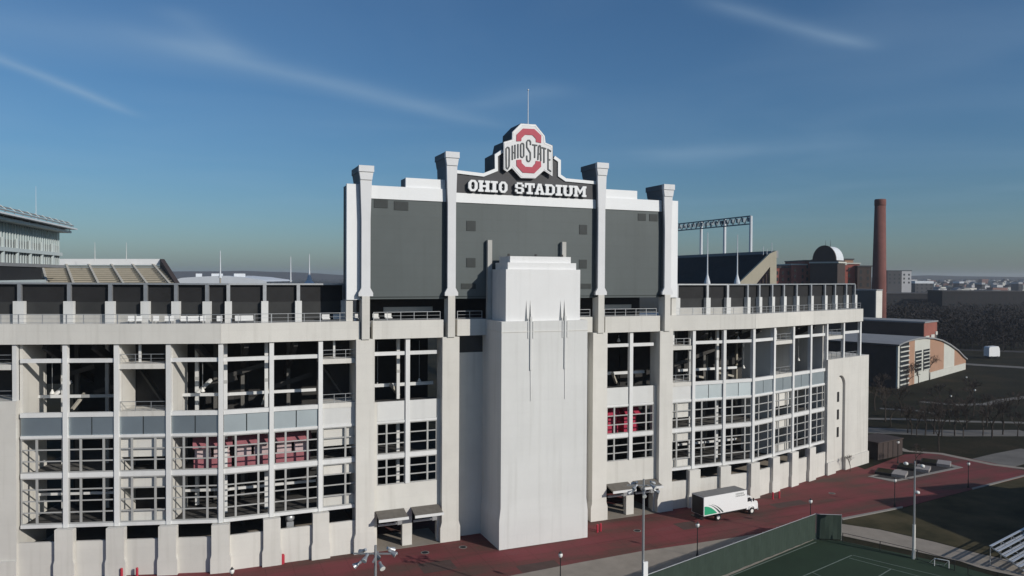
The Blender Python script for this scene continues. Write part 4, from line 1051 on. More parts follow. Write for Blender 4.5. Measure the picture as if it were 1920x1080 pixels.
sh = thing('utility_shed', 'dark boxy utility enclosure right of the stadium end wall', 'shed', tuple(p0))
a, b = G(1646, 863), G(1692, 853); d = (b - a).normalized(); n = Vector((-d.y, d.x, 0))
fr = lambda x, y, z: tuple(a + d * x + n * y + Vector((0, 0, z)))
Ls = (b - a).length
obj('wall', MB().box(0, Ls, 0, 5, 0, 3.1, fr), 'bdark', sh); obj('roof', MB().box(-.15, Ls + .15, -.15, 5.15, 3.1, 3.3, fr), 'bdark', sh)
for k in range(1, 5): obj('batten', MB().box(Ls * k / 5 - .05, Ls * k / 5 + .05, -.06, 0, 0, 3.05, fr), 'black', sh)

# ------------------------------------------------------------------ far stands, press box, light rack
def grandstand_left():
    D0, D1 = 205, 232
    t = thing('far_grandstand', 'far tan concrete seating deck with white parapet behind the left gallery', 'grandstand', tuple(AD(200, 560, D0)))
    # seating plane: lower edge nearer, upper edge further; corners by depth
    bl, br, tl, tr = AD(70, 546, D0), AD(338, 546, D0), AD(60, 498, D1), AD(300, 498, D1 + 4)
    for i in range(12):
        f0, f1 = i / 12, (i + 1) / 12
        a, b = bl.lerp(tl, f0), br.lerp(tr, f0); c, e = br.lerp(tr, f1), bl.lerp(tl, f1)
        m_ = MB(); m_.v = [tuple(a), tuple(b), (c.x, c.y, b.z), (e.x, e.y, a.z), (a.x, a.y, a.z - 1.6), (b.x, b.y, b.z - 1.6), (c.x, c.y, b.z - 1.6), (e.x, e.y, a.z - 1.6)]
        m_.f = [(0, 1, 2, 3), (4, 7, 6, 5), (0, 4, 5, 1), (1, 5, 6, 2), (2, 6, 7, 3), (3, 7, 4, 0)]
        r_ = obj('seat_row', m_, 'seat', t)
        dirv = (b - a).normalized(); back = (e - a); back.z = 0; back.normalize()
        obj('bench', MB().bar(a + back * .9 + Vector((0, 0, .4)), b + back * .9 + Vector((0, 0, .4)), .5, .28), 'bench', r_)
    for f in (.08, .27, .45, .63, .80, .965):
        a, b = bl.lerp(br, f) + Vector((0, 0, .35)), tl.lerp(tr, f * .98) + Vector((0, 0, .35))
        obj('aisle', MB().bar(a, b, .6, .45), 'aisle', t)
    w = MB(); o = Vector((0, 0, .2)); h = Vector((0, 0, 1.9)); bk = FW * 1.0
    w.v = [tuple(v) for v in (tl + o, tr + o, tr + o + bk, tl + o + bk, tl + o + h, tr + o + h, tr + o + h + bk, tl + o + h + bk)]
    w.f = [(3, 2, 1, 0), (4, 5, 6, 7), (0, 1, 5, 4), (1, 2, 6, 5), (2, 3, 7, 6), (3, 0, 4, 7)]
    obj('parapet', w, 'sbwhite', t)
    e = MB(); e.v = [tuple(v) for v in (br, tr + o + h, tr + o + h + Vector((1.2, 1.2, 0)), br + Vector((1.2, 1.2, 0)), tr + Vector((0, 0, -8)), tr + Vector((1.2, 1.2, -8)))]
    e.f = [(0, 1, 2, 3), (0, 4, 1), (3, 2, 5), (1, 4, 5, 2), (0, 3, 5, 4)]
    obj('end_wall', e, 'bdark', t)
    for px, py in ((178, 497), (237, 499)):
        b = AD(px, py, 226); b.z = tl.z + 1.5
        obj('antenna', MB().tube(b, b + Vector((0, 0, 5.6)), .12, .04, 6), 'white', t)
grandstand_left()
def press_box():
    dA, dB = 150.0, 212.0
    a0, b0 = AD(-60, 520, dA), AD(112, 520, dB); a0.z = b0.z = 0
    d = (b0 - a0); Ln = d.length; d.normalize(); n = Vector((-d.y, d.x, 0))      # n points away behind
    if n.dot(RT) > 0: n = -n
    t = thing('press_box', 'long glazed press box with overhanging roof above the far left stand', 'press box', tuple(a0))
    fr = lambda x, y, z: tuple(a0 + d * x + n * y + Vector((0, 0, z - (1.4 if z > 33 else 0))))
    obj('wall', MB().box(0, Ln, .4, 12, 37.4, 47.0, fr), 'pressglass', t)
    obj('core', MB().box(0, Ln * .7, .4, 12, 0, 37.4, fr), 'bdark', t)
    obj('slab', MB().box(-.5, Ln + .5, -.6, 12.5, 40.4, 41.3, fr), 'presswhite', t)
    obj('slab', MB().box(-.5, Ln + .5, -1.0, 12.5, 37.0, 37.8, fr), 'roofg', t)
    obj('lower_screen', MB().box(-1, Ln * .70, -.8, .3, 31.5, 36.8, fr), 'screen', t)
    obj('ledge', MB().box(-1, Ln * .70, -1.8, .3, 30.6, 32.4, fr), 'presswhite', t)
    obj('glass_band', MB().box(0, Ln, .34, .4, 41.3, 43.2, fr), 'glass', t)
    obj('glass_band', MB().box(0, Ln, .34, .4, 37.9, 40.3, fr), 'glass', t)
    k = 34
    for i in range(k + 1):
        x = Ln * i / k
        obj('mullion', MB().box(x - .09, x + .09, .05, .33, 37.8, 47.0, fr), 'presswhite', t)
    for i in range(0, k + 1, 5):
        x = Ln * i / k; obj('pier', MB().box(x - .35, x + .35, -.5, .04, 37.8, 43.6, fr), 'presswhite', t)
    rf = obj('roof', MB().box(-2, Ln + 2.2, -2.5, 13, 47.0, 47.6, fr), 'presswhite', t)
    obj('eave', MB().box(-3, Ln + 2.4, -4.0, 13, 48.0, 48.35, fr), 'roofw', t)
    obj('louvre', MB().box(-3, Ln + 1.8, -3.2, -2.9, 48.9, 49.2, fr), 'roofg', rf); obj('louvre', MB().box(-3, Ln + 1.6, -2.2, -1.9, 49.7, 50.0, fr), 'roofg', rf)
    for i in range(12):
        x = Ln * i / 11; obj('roof_strut', MB().bar(fr(x, -2.4, 47.3), fr(x, -3.1, 49.3), .18).bar(fr(x, -3.1, 49.3), fr(x, -2.0, 50.2), .14), 'presswhite', rf)
    for dx, h in ((-3.0, 12), (-40, 14)):
        obj('antenna', MB().tube(fr(Ln + dx, 5, 47.6), fr(Ln + dx, 5, 47.6 + h), .1, .03, 6), 'roofw', t)
press_box()
def upper_deck_right():
    D = 165.0
    t = thing('upper_deck', 'raised seating deck end with pale sloping concrete raker right of the scoreboard', 'grandstand', tuple(AD(1450, 600, D)))
    fw2 = Vector((math.sin(YAW), math.cos(YAW), 0))
    def q(px, py, dd=D): return AD(px, py, dd)
    # raker end wall: a triangle frame, thick
    top, bot, foot, inner = q(1454, 471), q(1384, 532), q(1454, 545), q(1440, 505)
    out = [q(1456, 470), q(1443, 476), q(1376, 540), q(1412, 540), q(1444, 500), q(1444, 545), q(1456, 545)]
    m_ = MB(); n = len(out); m_.v = [tuple(v) for v in out] + [tuple(v + fw2 * 1.2) for v in out]
    m_.f = [tuple(range(n)), tuple(range(2 * n - 1, n - 1, -1))] + [((i + 1) % n, i, n + i, n + (i + 1) % n) for i in range(n)]
    obj('raker', m_, 'raker', t)
    # seating surface going back left and away, its shade coloured in near black
    far = 230.0
    s = [q(1443, 476, D + 1.3), q(1376, 545, D + 1.3), q(1200, 545, far - 8), q(1225, 486, far)]
    m_ = MB(); m_.v = [tuple(v) for v in s] + [tuple(v + Vector((0, 0, -1))) for v in s]
    m_.f = [(0, 1, 2, 3), (7, 6, 5, 4), (0, 4, 5, 1), (1, 5, 6, 2), (2, 6, 7, 3), (3, 7, 4, 0)]
    obj('seating', m_, 'screen', t)
    s2 = [q(1456, 470, D + 1.4), q(1236, 481, far)]
    m_ = MB(); m_.v = [tuple(s2[0] + Vector((0, 0, -1.6))), tuple(s2[1] + Vector((0, 0, -1.6))), tuple(s2[1]), tuple(s2[0])]; m_.v += [tuple(Vector(v) + Vector((.9, .4, 0))) for v in m_.v]
    m_.f = [(0, 1, 2, 3), (7, 6, 5, 4), (0, 4, 5, 1), (1, 5, 6, 2), (2, 6, 7, 3), (3, 7, 4, 0)]
    obj('parapet', m_, 'roofg', t)
    # stair bars inside the triangle
    for k in range(4):
        a = q(1418 + 6 * k, 538 - 8 * k, D + .5); obj('stair_bar', MB().bar(a, Vector((a.x, a.y, a.z - 3)), .3), 'bdark', t)
    for px, py in ((1447, 455), (1431, 462), (1438, 466)):
        a = q(px, 478, D + 2); obj('rail_pole', MB().tube(a, a + Vector((0, 0, (478 - py) * D / FOC)), .08, .05, 6), 'roofw', t)
    return t
upper_deck_right()
def light_rack():
    pts = [(1408, 405, 478, 190.0), (1359, 410, 477, 202.0), (1315, 415, 480, 214.0), (1262, 421, 484, 228.0)]
    t = thing('light_rack', 'long steel floodlight truss on white posts above the right deck', 'light rack', tuple(AD(1408, 500, 190)))
    tops = []
    for px, py, pb, dd in pts:
        a, b = AD(px, py, dd), AD(px, pb + 12, dd); b.x, b.y = a.x, a.y
        obj('post', MB().tube(b, a, .42, .38, 10), 'roofw', t); tops.append(a)
    A, B = tops[0], tops[-1]; d = (B - A).normalized()
    for dz in (0, -2.0):
        obj('chord', MB().bar(A + Vector((0, 0, dz)), B + Vector((0, 0, dz)), .3), 'truss', t)
    k = 30
    for i in range(k):
        a, b = A.lerp(B, i / k), A.lerp(B, (i + 1) / k)
        obj('web', MB().bar(a + Vector((0, 0, 0 if i % 2 else -2.0)), b + Vector((0, 0, -2.0 if i % 2 else 0)), .16), 'truss', t)
    for i in range(16):
        a = A.lerp(B, (i + .5) / 16) + Vector((0, 0, -.9))
        obj('lamp', MB().box(a.x - .45, a.x + .45, a.y - .9, a.y - .2, a.z - .5, a.z + .5), 'truss', t)
light_rack()
for px, yt, yb, dd, lab in ((1327, 436, 530, 128, 'white flagpole with flared base, left of two before the right deck'), (1383, 440, 530, 130, 'white flagpole with flared base, right of two before the right deck'),
                        (545, 481, 529, 125, 'plain slim white pole left of the scoreboard'), (580, 476, 528, 128, 'slim white pole with wide flared base left of the scoreboard'), (413, 470, 519, 250, 'slim white pole over the white roof behind the left gallery')):
    a, b = AD(px, yt, dd), AD(px, yb, dd); b.x, b.y = a.x, a.y
    t = thing('flagpole', lab, 'flagpole', tuple(b), 'flagpoles behind the gallery')
    obj('shaft', MB().tube(b, a, .14 * dd / 128, .05 * dd / 128, 8), 'roofw', t)
    if px != 545: obj('flared_base', MB().lathe([(1.0 if px == 580 else .55, -.35), (.5, .1), (.16, 1.3), (.1, 2)], 12, tuple(b)), 'roofw', t)
    obj('mount', MB().tube(b + Vector((0, 0, -b.z + .1)), b + Vector((0, 0, -.36)), .25, .25, 8), 'conc_raw', t)
def white_hall():
    D = 330.0
    t = thing('white_roofed_hall', 'low hall with pale curved roof and rooftop units behind the left gallery', 'building', tuple(AD(410, 600, D)))
    xs = [(322, 527), (340, 521), (370, 519), (415, 517), (455, 520), (490, 525), (500, 528)]
    P = [AD(px, py, D) for px, py in xs]
    m_ = MB(); n = len(P); bk = Vector((math.sin(YAW), math.cos(YAW), 0)) * 40
    m_.v = [tuple(p) for p in P] + [tuple(p + bk) for p in P] + [(p.x, p.y, 0) for p in P]
    m_.f = [(i, i + 1, n + i + 1, n + i) for i in range(n - 1)]
    w = MB(); w.v = [tuple(p) for p in P] + [(p.x, p.y, 0) for p in P]; w.f = [(i, n + i, n + i + 1, i + 1) for i in range(n - 1)]
    obj('roof', m_, 'roofw', t); obj('wall', w, 'roofw', t)
    for px in (373, 407, 449):
        a = AD(px, 520, D + 8); w_ = 2.4 if px != 373 else 1.3
        obj('roof_unit', MB().box(a.x - w_, a.x + w_, a.y - 2, a.y + 2, a.z - 1, a.z + 1.7), 'roofw', t)
white_hall()

# ------------------------------------------------------------------ buildings to the right
def fbox(px0, px1, pt, pb, D, depth, name, m, parent, zb=None):
    """a box whose front faces the camera's side, at distance D"""
    a, b = AD(px0, pt, D), AD(px1, pt, D); zt = (a.z + b.z) / 2
    z0 = AD(px0, pb, D).z if zb is None else zb
    fr = Fr((a.x, a.y), (b.x, b.y))
    return obj(name, MB().box(0, fr.L, 0, depth, z0, zt, fr), m, parent), fr, zt
def domed_hall():
    D = 420.0
    t = thing('domed_brick_hall', 'red brick hall with a barrel vaulted pale roof beyond the right deck', 'building', tuple(AD(1545, 640, D)))
    for px0, px1, pt, dd, m in ((1452, 1484, 502, D + 6, 'hallbrick'), (1484, 1512, 497, D + 3, 'hallbrick'), (1508, 1562, 490, D + 8, 'hallbrick'), (1562, 1586, 497, D, 'hallbrick'), (1586, 1612, 495, D + 4, 'hallbrick'), (1608, 1634, 500, D + 1, 'bdark'), (1560, 1600, 487, D + 14, 'brick2')):
        o, fr, zt = fbox(px0, px1, pt, 560, dd, 30, 'wing', m, t, 0)
        obj('cornice', MB().box(-.4, fr.L + .4, -.5, 30, zt, zt + .7, fr), 'palewall' if px0 in (1484, 1562, 1586) else 'fardk', o)
        nb = max(1, int(fr.L / 3.2))
        for r_ in range(3):
            for c in range(nb):
                x = (c + .5) * fr.L / nb; obj('window', MB().box(x - .55, x + .55, -.12, 0, zt - 4 - r_ * 3.6, zt - 2 - r_ * 3.6, fr), 'glass', o)
    # vault: half cylinder running across, gable on the left coloured dark for its shade, pale roof
    FH = Vector((math.sin(YAW), math.cos(YAW), 0)); RH = Vector((math.cos(YAW), -math.sin(YAW), 0))
    ax = (RH * math.cos(R(48)) + FH * math.sin(R(48))).normalized(); sd = Vector((ax.y, -ax.x, 0))
    c0 = AD(1545, 488, D - 8); rz = AD(1545, 460, D - 8).z - c0.z; rw = 15.5 / FOC * D / abs(sd.dot(RH)) * 1.02
    for nm, l0, l1, mm, kk in (('vault_gable', 0, 1.2, 'bdark', 1.0), ('vault_roof', 1.2, 13.5, 'roofw', .95)):
        m_ = MB(); k = 14
        for l in (l0, l1):
            for i in range(k + 1):
                th = math.pi * i / k; m_.v.append(tuple(c0 + ax * l + sd * (math.cos(th) * rw * kk) + Vector((0, 0, math.sin(th) * rz * kk))))
        m_.f = [(i, i + 1, k + 2 + i, k + 1 + i) for i in range(k)] + [tuple(range(k, -1, -1)), tuple(range(k + 1, 2 * k + 2))]
        obj(nm, m_, mm, t)
    fr = lambda x, y, z: tuple(c0 + ax * x + sd * y + Vector((0, 0, z)))
    obj('drum', MB().box(-.3, 12, -rw * 1.15, rw * 1.15, -c0.z, 0, fr), 'bdark', t)
    obj('drum_band', MB().box(-.6, 12.5, -rw * 1.25, rw * 1.25, -1.6, -.8, fr), 'palewall', t)
    for s in (0.2, -.2):
        b = c0 + ax * 6 + sd * (s * rw) + Vector((0, 0, rz * .9)); obj('finial', MB().tube(b, b + Vector((0, 0, 4)), .15, .05, 6), 'black', t)
domed_hall()
def smokestack():
    D = 340.0; a = AD(1648, 560, D); r0 = 12.0 / FOC * D; top = AD(1648, 374, D).z
    t = thing('smokestack', 'tall round red brick smokestack right of the stadium', 'chimney', (a.x, a.y, 0))
    obj('shaft', MB().lathe([(r0 * 1.12, 0), (r0 * 1.02, top * .45), (r0 * .80, top - 3)], 28, (a.x, a.y, 0)), 'stackbrick', t, True)
    obj('crown', MB().lathe([(r0 * .80, top - 3), (r0 * .84, top - 2.6), (r0 * .84, top - .4), (r0 * .78, top), (r0 * .6, top), (r0 * .6, top - 2)], 28, (a.x, a.y, 0)), 'stackbrick', t, True)
smokestack()
def plant_block():
    D = 300.0
    t = thing('plant_building', 'plain power plant block, grey side and white lit end, below the smokestack', 'building', tuple(AD(1630, 640, D)))
    gd = (G(1811, 692) - G(1683, 729)).normalized(); gn = Vector((-gd.y, gd.x, 0))
    b = AD(1643, 545, D); zt = b.z; B2 = Vector((b.x, b.y, 0)); w = (18 / FOC * D) / .58
    fr = lambda x, y, z: tuple(B2 + gd * x + gn * y + Vector((0, 0, z)))
    obj('wall', MB().box(0, w, 0, 34, 0, zt, fr), 'conc', t)
    obj('roof', MB().box(-.2, w + .2, -.2, 34.2, zt, zt + .5, fr), 'roofg', t)
    obj('grey_side', MB().box(-.2, -.02, .3, 33.8, 0, zt - .1, fr), 'plantgrey', t)  # thin dark grey skin over the left side of the pale block
plant_block()
def mid_building():
    D = 262.0
    t = thing('flat_roofed_hall', 'long low dark hall with flat roof and lit brick end behind the curved gym', 'building', tuple(AD(1700, 660, D)))
    gd = (G(1811, 692) - G(1683, 729)).normalized(); gn = Vector((-gd.y, gd.x, 0))
    b = AD(1733, 606, D); zt = b.z; B2 = Vector((b.x, b.y, 0)); w = (46 / FOC * D) / .60
    fr = lambda x, y, z: tuple(B2 + gd * x + gn * y + Vector((0, 0, z)))
    obj('wall', MB().box(0, w, 0, 70, 0, zt, fr), 'brick', t)
    obj('roof', MB().box(-.3, w + .3, -.3, 70.3, zt, zt + .5, fr), 'roofg', t)
    obj('painted_shade_side', MB().box(-.25, -.02, .2, 69.8, 0, zt - .1, fr), 'bdark', t)  # dark skin puts the shade of this side into its colour
    f2 = fr
    for x0, x1, z0, z1, m in ((.05, .34, 0, zt - 4.6, 'palewall'), (.48, .74, 0, zt - 4.4, 'palewall'), (.84, .98, 0, zt - 3.5, 'palewall')):
        pnl = obj('end_panel', MB().box(w * x0, w * x1, -.3, -.02, z0, z1, f2), m, t)
        obj('window', MB().box(w * (x0 + x1) / 2 - .8, w * (x0 + x1) / 2 + .8, -.36, -.3, z1 - 6.5, z1 - 1.2, f2), 'glass', pnl)
mid_building()
def gym():
    A, B = G(1683, 729), G(1811, 692)
    d = B - A; W = d.length; d.normalize(); n = Vector((-d.y, d.x, 0))     # n: along the vault, away
    t = thing('curved_roof_gym', 'brick gymnasium with curved grey roof and tall louvred windows', 'building', tuple(A))
    fr = lambda x, y, z: tuple(A + d * x + n * y + Vector((0, 0, z)))
    def roofz(px, py):
        r = ray(px, py); tt = (A - CAM).dot(n) / r.dot(n); p = CAM + r * tt; return ((p - A).dot(d), p.z)
    arc = [roofz(*p) for p in ((1682.5, 646), (1692, 641), (1705, 636.5), (1720, 633), (1735, 631.5), (1750, 633), (1765, 637), (1780, 645), (1795, 656), (1805, 667), (1811, 672))]
    Lg = 46.0
    def zat(x):
        for (x0, z0), (x1, z1) in zip(arc[:-1], arc[1:]):
            if x0 <= x <= x1: return z0 + (z1 - z0) * (x - x0) / (x1 - x0)
        return arc[-1][1] if x > arc[-1][0] else arc[0][1]
    W = arc[-1][0]
    cuts = [(0, 'palewall', .02), (.025, 'glass', .16), (.145, 'brick2', .26), (.26, 'palewall', .34), (.46, 'brick2', .60), (.665, 'palewall', .76), (.83, 'brick2', 1.0)]
    edges = [0, .02, .135, .21, .42, .63, .80, 1.0]; mats = ['palewall', 'glass', 'brick2', 'palewall', 'brick2', 'palewall', 'brick2']
    for e0, e1, mm in zip(edges[:-1], edges[1:], mats):
        xs = [W * e0 + (W * (e1 - e0)) * k / 6 for k in range(7)]
        obj('end_bay', MB().prism([(xs[0], -1)] + [(xs[-1], -1)] + [(x, zat(x) - .3) for x in reversed(xs)], 0, .5 + (.1 if mm == 'brick2' else 0), fr), mm, t)
        if mm == 'palewall' and e0 == .21:
            for x0 in (W * .215, W * .325):
                wn = obj('louvre_window', MB().box(x0, x0 + W * .085, -.12, -.01, 3.5, 10.5, fr), 'glass', t)
                for k in range(6): obj('louvre', MB().box(x0, x0 + W * .085, -.3, -.12, 3.6 + 1.2 * k, 3.9 + 1.2 * k, fr), 'palewall', wn)
        if mm == 'glass':
            for k in range(9): obj('louvre', MB().box(W * e0 + .1, W * e1 - .1, -.3, -.01, .8 + 1.45 * k, 1.15 + 1.45 * k, fr), 'palewall', t)
    obj('plinth', MB().box(W * .42, W * .985, -.22, -.02, -1, 2.4, fr), 'palewall', t)
    r_ = MB(); k = len(arc)
    for y in (-.6, Lg):
        for x, z in arc: r_.v.append(fr(x, y, z))
        for x, z in arc: r_.v.append(fr(x, y, z - .45))
    q = 2 * k
    for i in range(k - 1):
        r_.f += [(i, i + 1, q + i + 1, q + i), (k + i + 1, k + i, q + k + i, q + k + i + 1), (i + 1, i, k + i, k + i + 1), (q + i, q + i + 1, q + k + i + 1, q + k + i)]
    obj('roof', r_, 'roofg', t)
    obj('side_wall', MB().box(-.02, .5, .52, Lg, -1, arc[0][1] - .3, fr), 'bdark', t)
    obj('far_wall', MB().box(W - .5, W, .62, Lg, -1, arc[-1][1] - .3, fr), 'brick2', t)
    return fr
gym()
# unseen building added out of view at right to shadow lawn and plaza
def shadow_building():
    A2, B2 = Vector((77.5, -29.7)), Vector((150, -40))
    f = Fr(tuple(A2), tuple(B2)); t = thing('shadow_building', 'unseen brick building added beyond the right edge to cast the lawn shadow', 'building', (A2.x, A2.y, 0))
    H_ = 15.0
    w = obj('wall', MB().box(0, f.L, -26, 0, 0, H_ - .8, f), 'brick', t)
    obj('roof', MB().box(-.3, f.L + .3, -26.3, .3, H_ - .8, H_, f), 'roofg', t)
    obj('shadow_bump', MB().box(16, 27, -9, -1, H_, H_ + 3.2, f), 'roofg', t)  # taller block added to shape the bump in the cast shadow
    for k in range(9):
        x = f.L * (k + .5) / 9
        for z in (2.2, 8.2):
            wn = obj('window', MB().box(x - 1.6, x + 1.6, .0, .1, z, z + 3.4, f), 'glass', t)
            obj('sill', MB().box(x - 1.8, x + 1.8, .0, .25, z - .25, z, f), 'palewall', wn)
    for k in range(3):
        y = -26 * (k + .5) / 3
        for z in (2.2, 8.2):
            wn = obj('window', MB().box(-.1, 0, y - 1.6, y + 1.6, z, z + 3.4, f), 'glass', t)
            obj('sill', MB().box(-.25, 0, y - 1.8, y + 1.8, z - .25, z, f), 'palewall', wn)
shadow_building()
# white trailer-like tank by the woods
p = G(1862, 672)
t = thing('white_trailer', 'rounded white trailer parked by the dark woods at the right', 'trailer', tuple(p))
fr2 = Fr((p.x - 2.5, p.y), (p.x + 2.5 * .9, p.y - 1.2))
w_ = 24 / FOC * 300
prof = [(0, .9), (0, 4.6), (.6, 5.0), (w_ - .8, 5.2), (w_ - .2, 4.4), (w_, 3.0), (w_, .9)]
bd = obj('body', MB().prism(prof, 0, 3, fr2), 'truckw', t)
for x in (1.2, w_ - 1.2): obj('wheel', MB().tube(fr2(x, -.02, .5), fr2(x, 3.0, .5), .5, .5, 12), 'tyre', t)
obj('chassis', MB().box(.2, w_ - .2, .2, 2.8, .5, .9, fr2), 'black', t)

# ------------------------------------------------------------------ trees
def grow(mb, tw, p, d, r, ln, depth, rnd):
    q = p + d * ln
    (mb if depth > 1 else tw).tube(p, q, r, r * .68, 5 if depth > 2 else 3, cap=False)
    if depth == 0: return
    for k in range(3 if depth > 1 else 4):
        a = rnd.uniform(0, 2 * math.pi); tilt = rnd.uniform(.25, .75)
        u = d.orthogonal().normalized(); v = d.cross(u)
        nd = (d * math.cos(tilt) + (u * math.cos(a) + v * math.sin(a)) * math.sin(tilt) + Vector((0, 0, .10))).normalized()
        grow(mb, tw, p + d * ln * rnd.uniform(.65, 1.0), nd, max(r * .58, .022), ln * rnd.uniform(.62, .82), depth - 1, rnd)
def bare_tree(h, seed):
    rnd = random.Random(seed); a, b = MB(), MB()
    grow(a, b, Vector((0, 0, -.1)), Vector((rnd.uniform(-.05, .05), rnd.uniform(-.05, .05), 1)).normalized(), h * .017, h * .30, 5, rnd)
    t = thing('bare_tree', 'p', 'tree', (0, 0, 0), 'leafless trees on the lawns to the right')
    obj('trunk', a, 'bark', t); obj('crown', b, 'twig', t)
    return t
protos = [bare_tree(10, s) for s in (3, 11, 25, 42)]
used = [False] * 4
ORD = ['first', 'second', 'third', 'fourth', 'fifth', 'sixth', 'seventh', 'eighth', 'ninth', 'tenth', 'eleventh', 'twelfth', 'thirteenth', 'fourteenth', 'fifteenth', 'sixteenth']
TR = [(1702, 812), (1709, 815), (1719, 818), (1735, 816), (1751, 814), (1766, 818), (1790, 817), (1806, 820), (1843, 817), (1860, 820), (1880, 815), (1908, 818),
      (1700, 735), (1722, 722), (1742, 712), (1765, 778), (1850, 800), (1880, 790), (1905, 782), (1640, 770), (1660, 790), (1690, 780), (1825, 780), (1718, 872), (1760, 846), (1650, 742), (1670, 800), (1735, 790), (1780, 796), (1812, 803)]
for i, (px, py) in enumerate(TR):
    k = i % 4
    t = protos[k] if not used[k] else copy_tree(protos[k]); used[k] = True
    t.location = G(px, py); s = random.uniform(.75, 1.15) * (.55 if (px, py) == (1718, 872) else 1); t.scale = (s, s, s * random.uniform(.9, 1.15)); t.rotation_euler.z = random.uniform(0, 6.28)
    if py == 872: t['label'] = 'small leafless tree growing in the stone planter island'
    else:
        row = 'by the curved roof gym' if py < 745 else ('along the wide pale path' if py > 805 else 'on the dark middle lawn')
        same = sorted(x for x, y in TR if ((y < 745) if py < 745 else ((805 < y < 850) if py > 805 else 745 <= y <= 805)))
        t['label'] = ORD[same.index(px)] + ' from left of the leafless trees ' + row
sm = copy_tree(protos[1]); sm.location = G(1594, 884); sm.scale = (.33, .33, .40); sm['label'] = 'small bare shrub against the stadium end wall'; sm['category'] = 'shrub'
def gz(px, D): return max(0.0, (D - 900) * .0138) if px > 1600 else 0.0
rise = MB()
for D in (880, 1200, 1600, 2000, 2400, 2800):
    for px in range(1560, 2361, 100):
        c = AD(px, 560, D); k_ = min(1, (px - 1560) / 100); rise.v.append((c.x, c.y, -.5 + max(0, (D - 900) * .0138) * k_ + .45 * k_))
for a in range(5):
    for b in range(8): q = a * 9 + b; rise.f.append((q, q + 1, q + 10, q + 9))
struct('rising_ground', rise, 'lawn')
# far-off woods: one mass of leafless crowns
def woods(name, label, boxes, m, seed, sz=(5, 9), cards=90):
    rnd = random.Random(seed); mb = MB()
    for (px0, px1, d0, d1, cnt, hmin, hmax) in boxes:
        for _ in range(cnt):
            dd = rnd.uniform(d0, d1); pp = rnd.uniform(px0, px1); c = AD(pp, 560, dd); c.z = gz(pp, dd)
            h = rnd.uniform(hmin, hmax); w = h * rnd.uniform(.28, .4)
            mb.tube(c, c + Vector((0, 0, h * .6)), h * .02, h * .01, 3, cap=False)
            for k in range(cards):
                a = rnd.uniform(0, 6.28); rr = math.sqrt(rnd.random()); zz = rnd.uniform(-1, 1)
                q = c + Vector((math.cos(a) * rr * w * math.sqrt(1 - zz * zz * .8), math.sin(a) * rr * w * math.sqrt(1 - zz * zz * .8), h * .58 + zz * h * .42))
                dv = Vector((rnd.gauss(0, 1), rnd.gauss(0, 1), rnd.gauss(.6, .8))).normalized() * h * rnd.uniform(.06, .16)
                sv = dv.cross(Vector((rnd.gauss(0, 1), rnd.gauss(0, 1), rnd.gauss(0, 1)))).normalized() * h * rnd.uniform(.010, .03)
                mb.quad(q - sv, q + sv, q + dv)
    o = obj(name, mb, m); o['kind'] = 'stuff'; o['label'] = label; o['category'] = 'woods'
    return o
woods('winter_woods', 'dark leafless woods filling the ground beyond the gym and trailer', [(1655, 1990, 350, 520, 420, 11, 17), (1650, 2000, 520, 900, 620, 11, 17)], 'farwood', 5, cards=70)
woods('distant_treeline', 'distant bare treeline along the hazy horizon', [(-200, 700, 1500, 2600, 420, 12, 26), (1655, 2100, 900, 1500, 240, 9, 14), (1655, 2100, 1500, 2600, 420, 9, 16)], 'farwood', 9, cards=26)
# ridge on the horizon
rg = MB(); rn = random.Random(4); pr = []
for i in range(81):
    a = R(-60 + 140 * i / 80); pr.append((math.sin(a + YAW * 0) * 5200 + CAM.x, math.cos(a) * 5200 + CAM.y, 30 + 26 * math.sin(i * .31) * math.sin(i * .13) + rn.uniform(-4, 4)))
for x, y, z in pr: rg.v += [(x, y, -1), (x, y, z), (x * 1.1, y * 1.1, -1)]
for i in range(80):
    a = 3 * i; rg.f += [(a, a + 3, a + 4, a + 1), (a + 1, a + 4, a + 5, a + 2)]
struct('hills', rg, 'farwood')

# ------------------------------------------------------------------ far city
rc_ = random.Random(21)
def house(px, py, D, w, h, dep, wm, roofm, label, gable):
    a = AD(px, py, D); a.z = gz(px, D)
    t = thing('far_building', label, 'building', tuple(a), 'far city buildings beyond the woods')
    fr = Fr((a.x, a.y), (a.x + math.cos(rc_.uniform(-.7, .3)), a.y + math.sin(rc_.uniform(-.7, .3))))
    z0_ = a.z; fr0 = fr; fr = lambda x, y, z: fr0(x, y, z + z0_)
    wl = obj('wall', MB().box(0, w, 0, dep, -.6, h, fr), wm, t)
    if gable: obj('roof', MB().prism([(-.4, h), (w + .4, h), (w / 2, h + w * .35)], -.4, dep + .4, fr), roofm, t)
    else: obj('roof', MB().box(-.2, w + .2, -.2, dep + .2, h, h + .5, fr), roofm, t)
    for k in range(2 if w < 14 else 5):
        x = w * (k + .5) / (2 if w < 14 else 5); obj('window', MB().box(x - .6, x + .6, -.08, 0, h * .55, h * .55 + 1.6, fr), 'glass', wl)
WMN = {'far': 'small grey', 'palewall': 'small cream', 'farbrick': 'small brick', 'conc': 'small white'}
for i in range(130):
    D = rc_.uniform(950, 2300); px = rc_.uniform(1664, 1950)
    g = rc_.random() < .6; wm = rc_.choice(['far', 'far', 'palewall', 'farbrick', 'conc'])
    house(px, 560, D, rc_.uniform(8, 14) if g else rc_.uniform(16, 30), rc_.uniform(7, 12) if g else rc_.uniform(9, 16), rc_.uniform(9, 16), wm, rc_.choice(['fardk', 'roofg', 'fardk']),
          WMN[wm] + (' pitched roof house' if g else ' flat roofed block') + ' in the far city, ' + ('left' if px < 1760 else ('middle' if px < 1850 else 'right')) + ' part' + (', nearer rows' if D < 1500 else ', farther rows'), g)
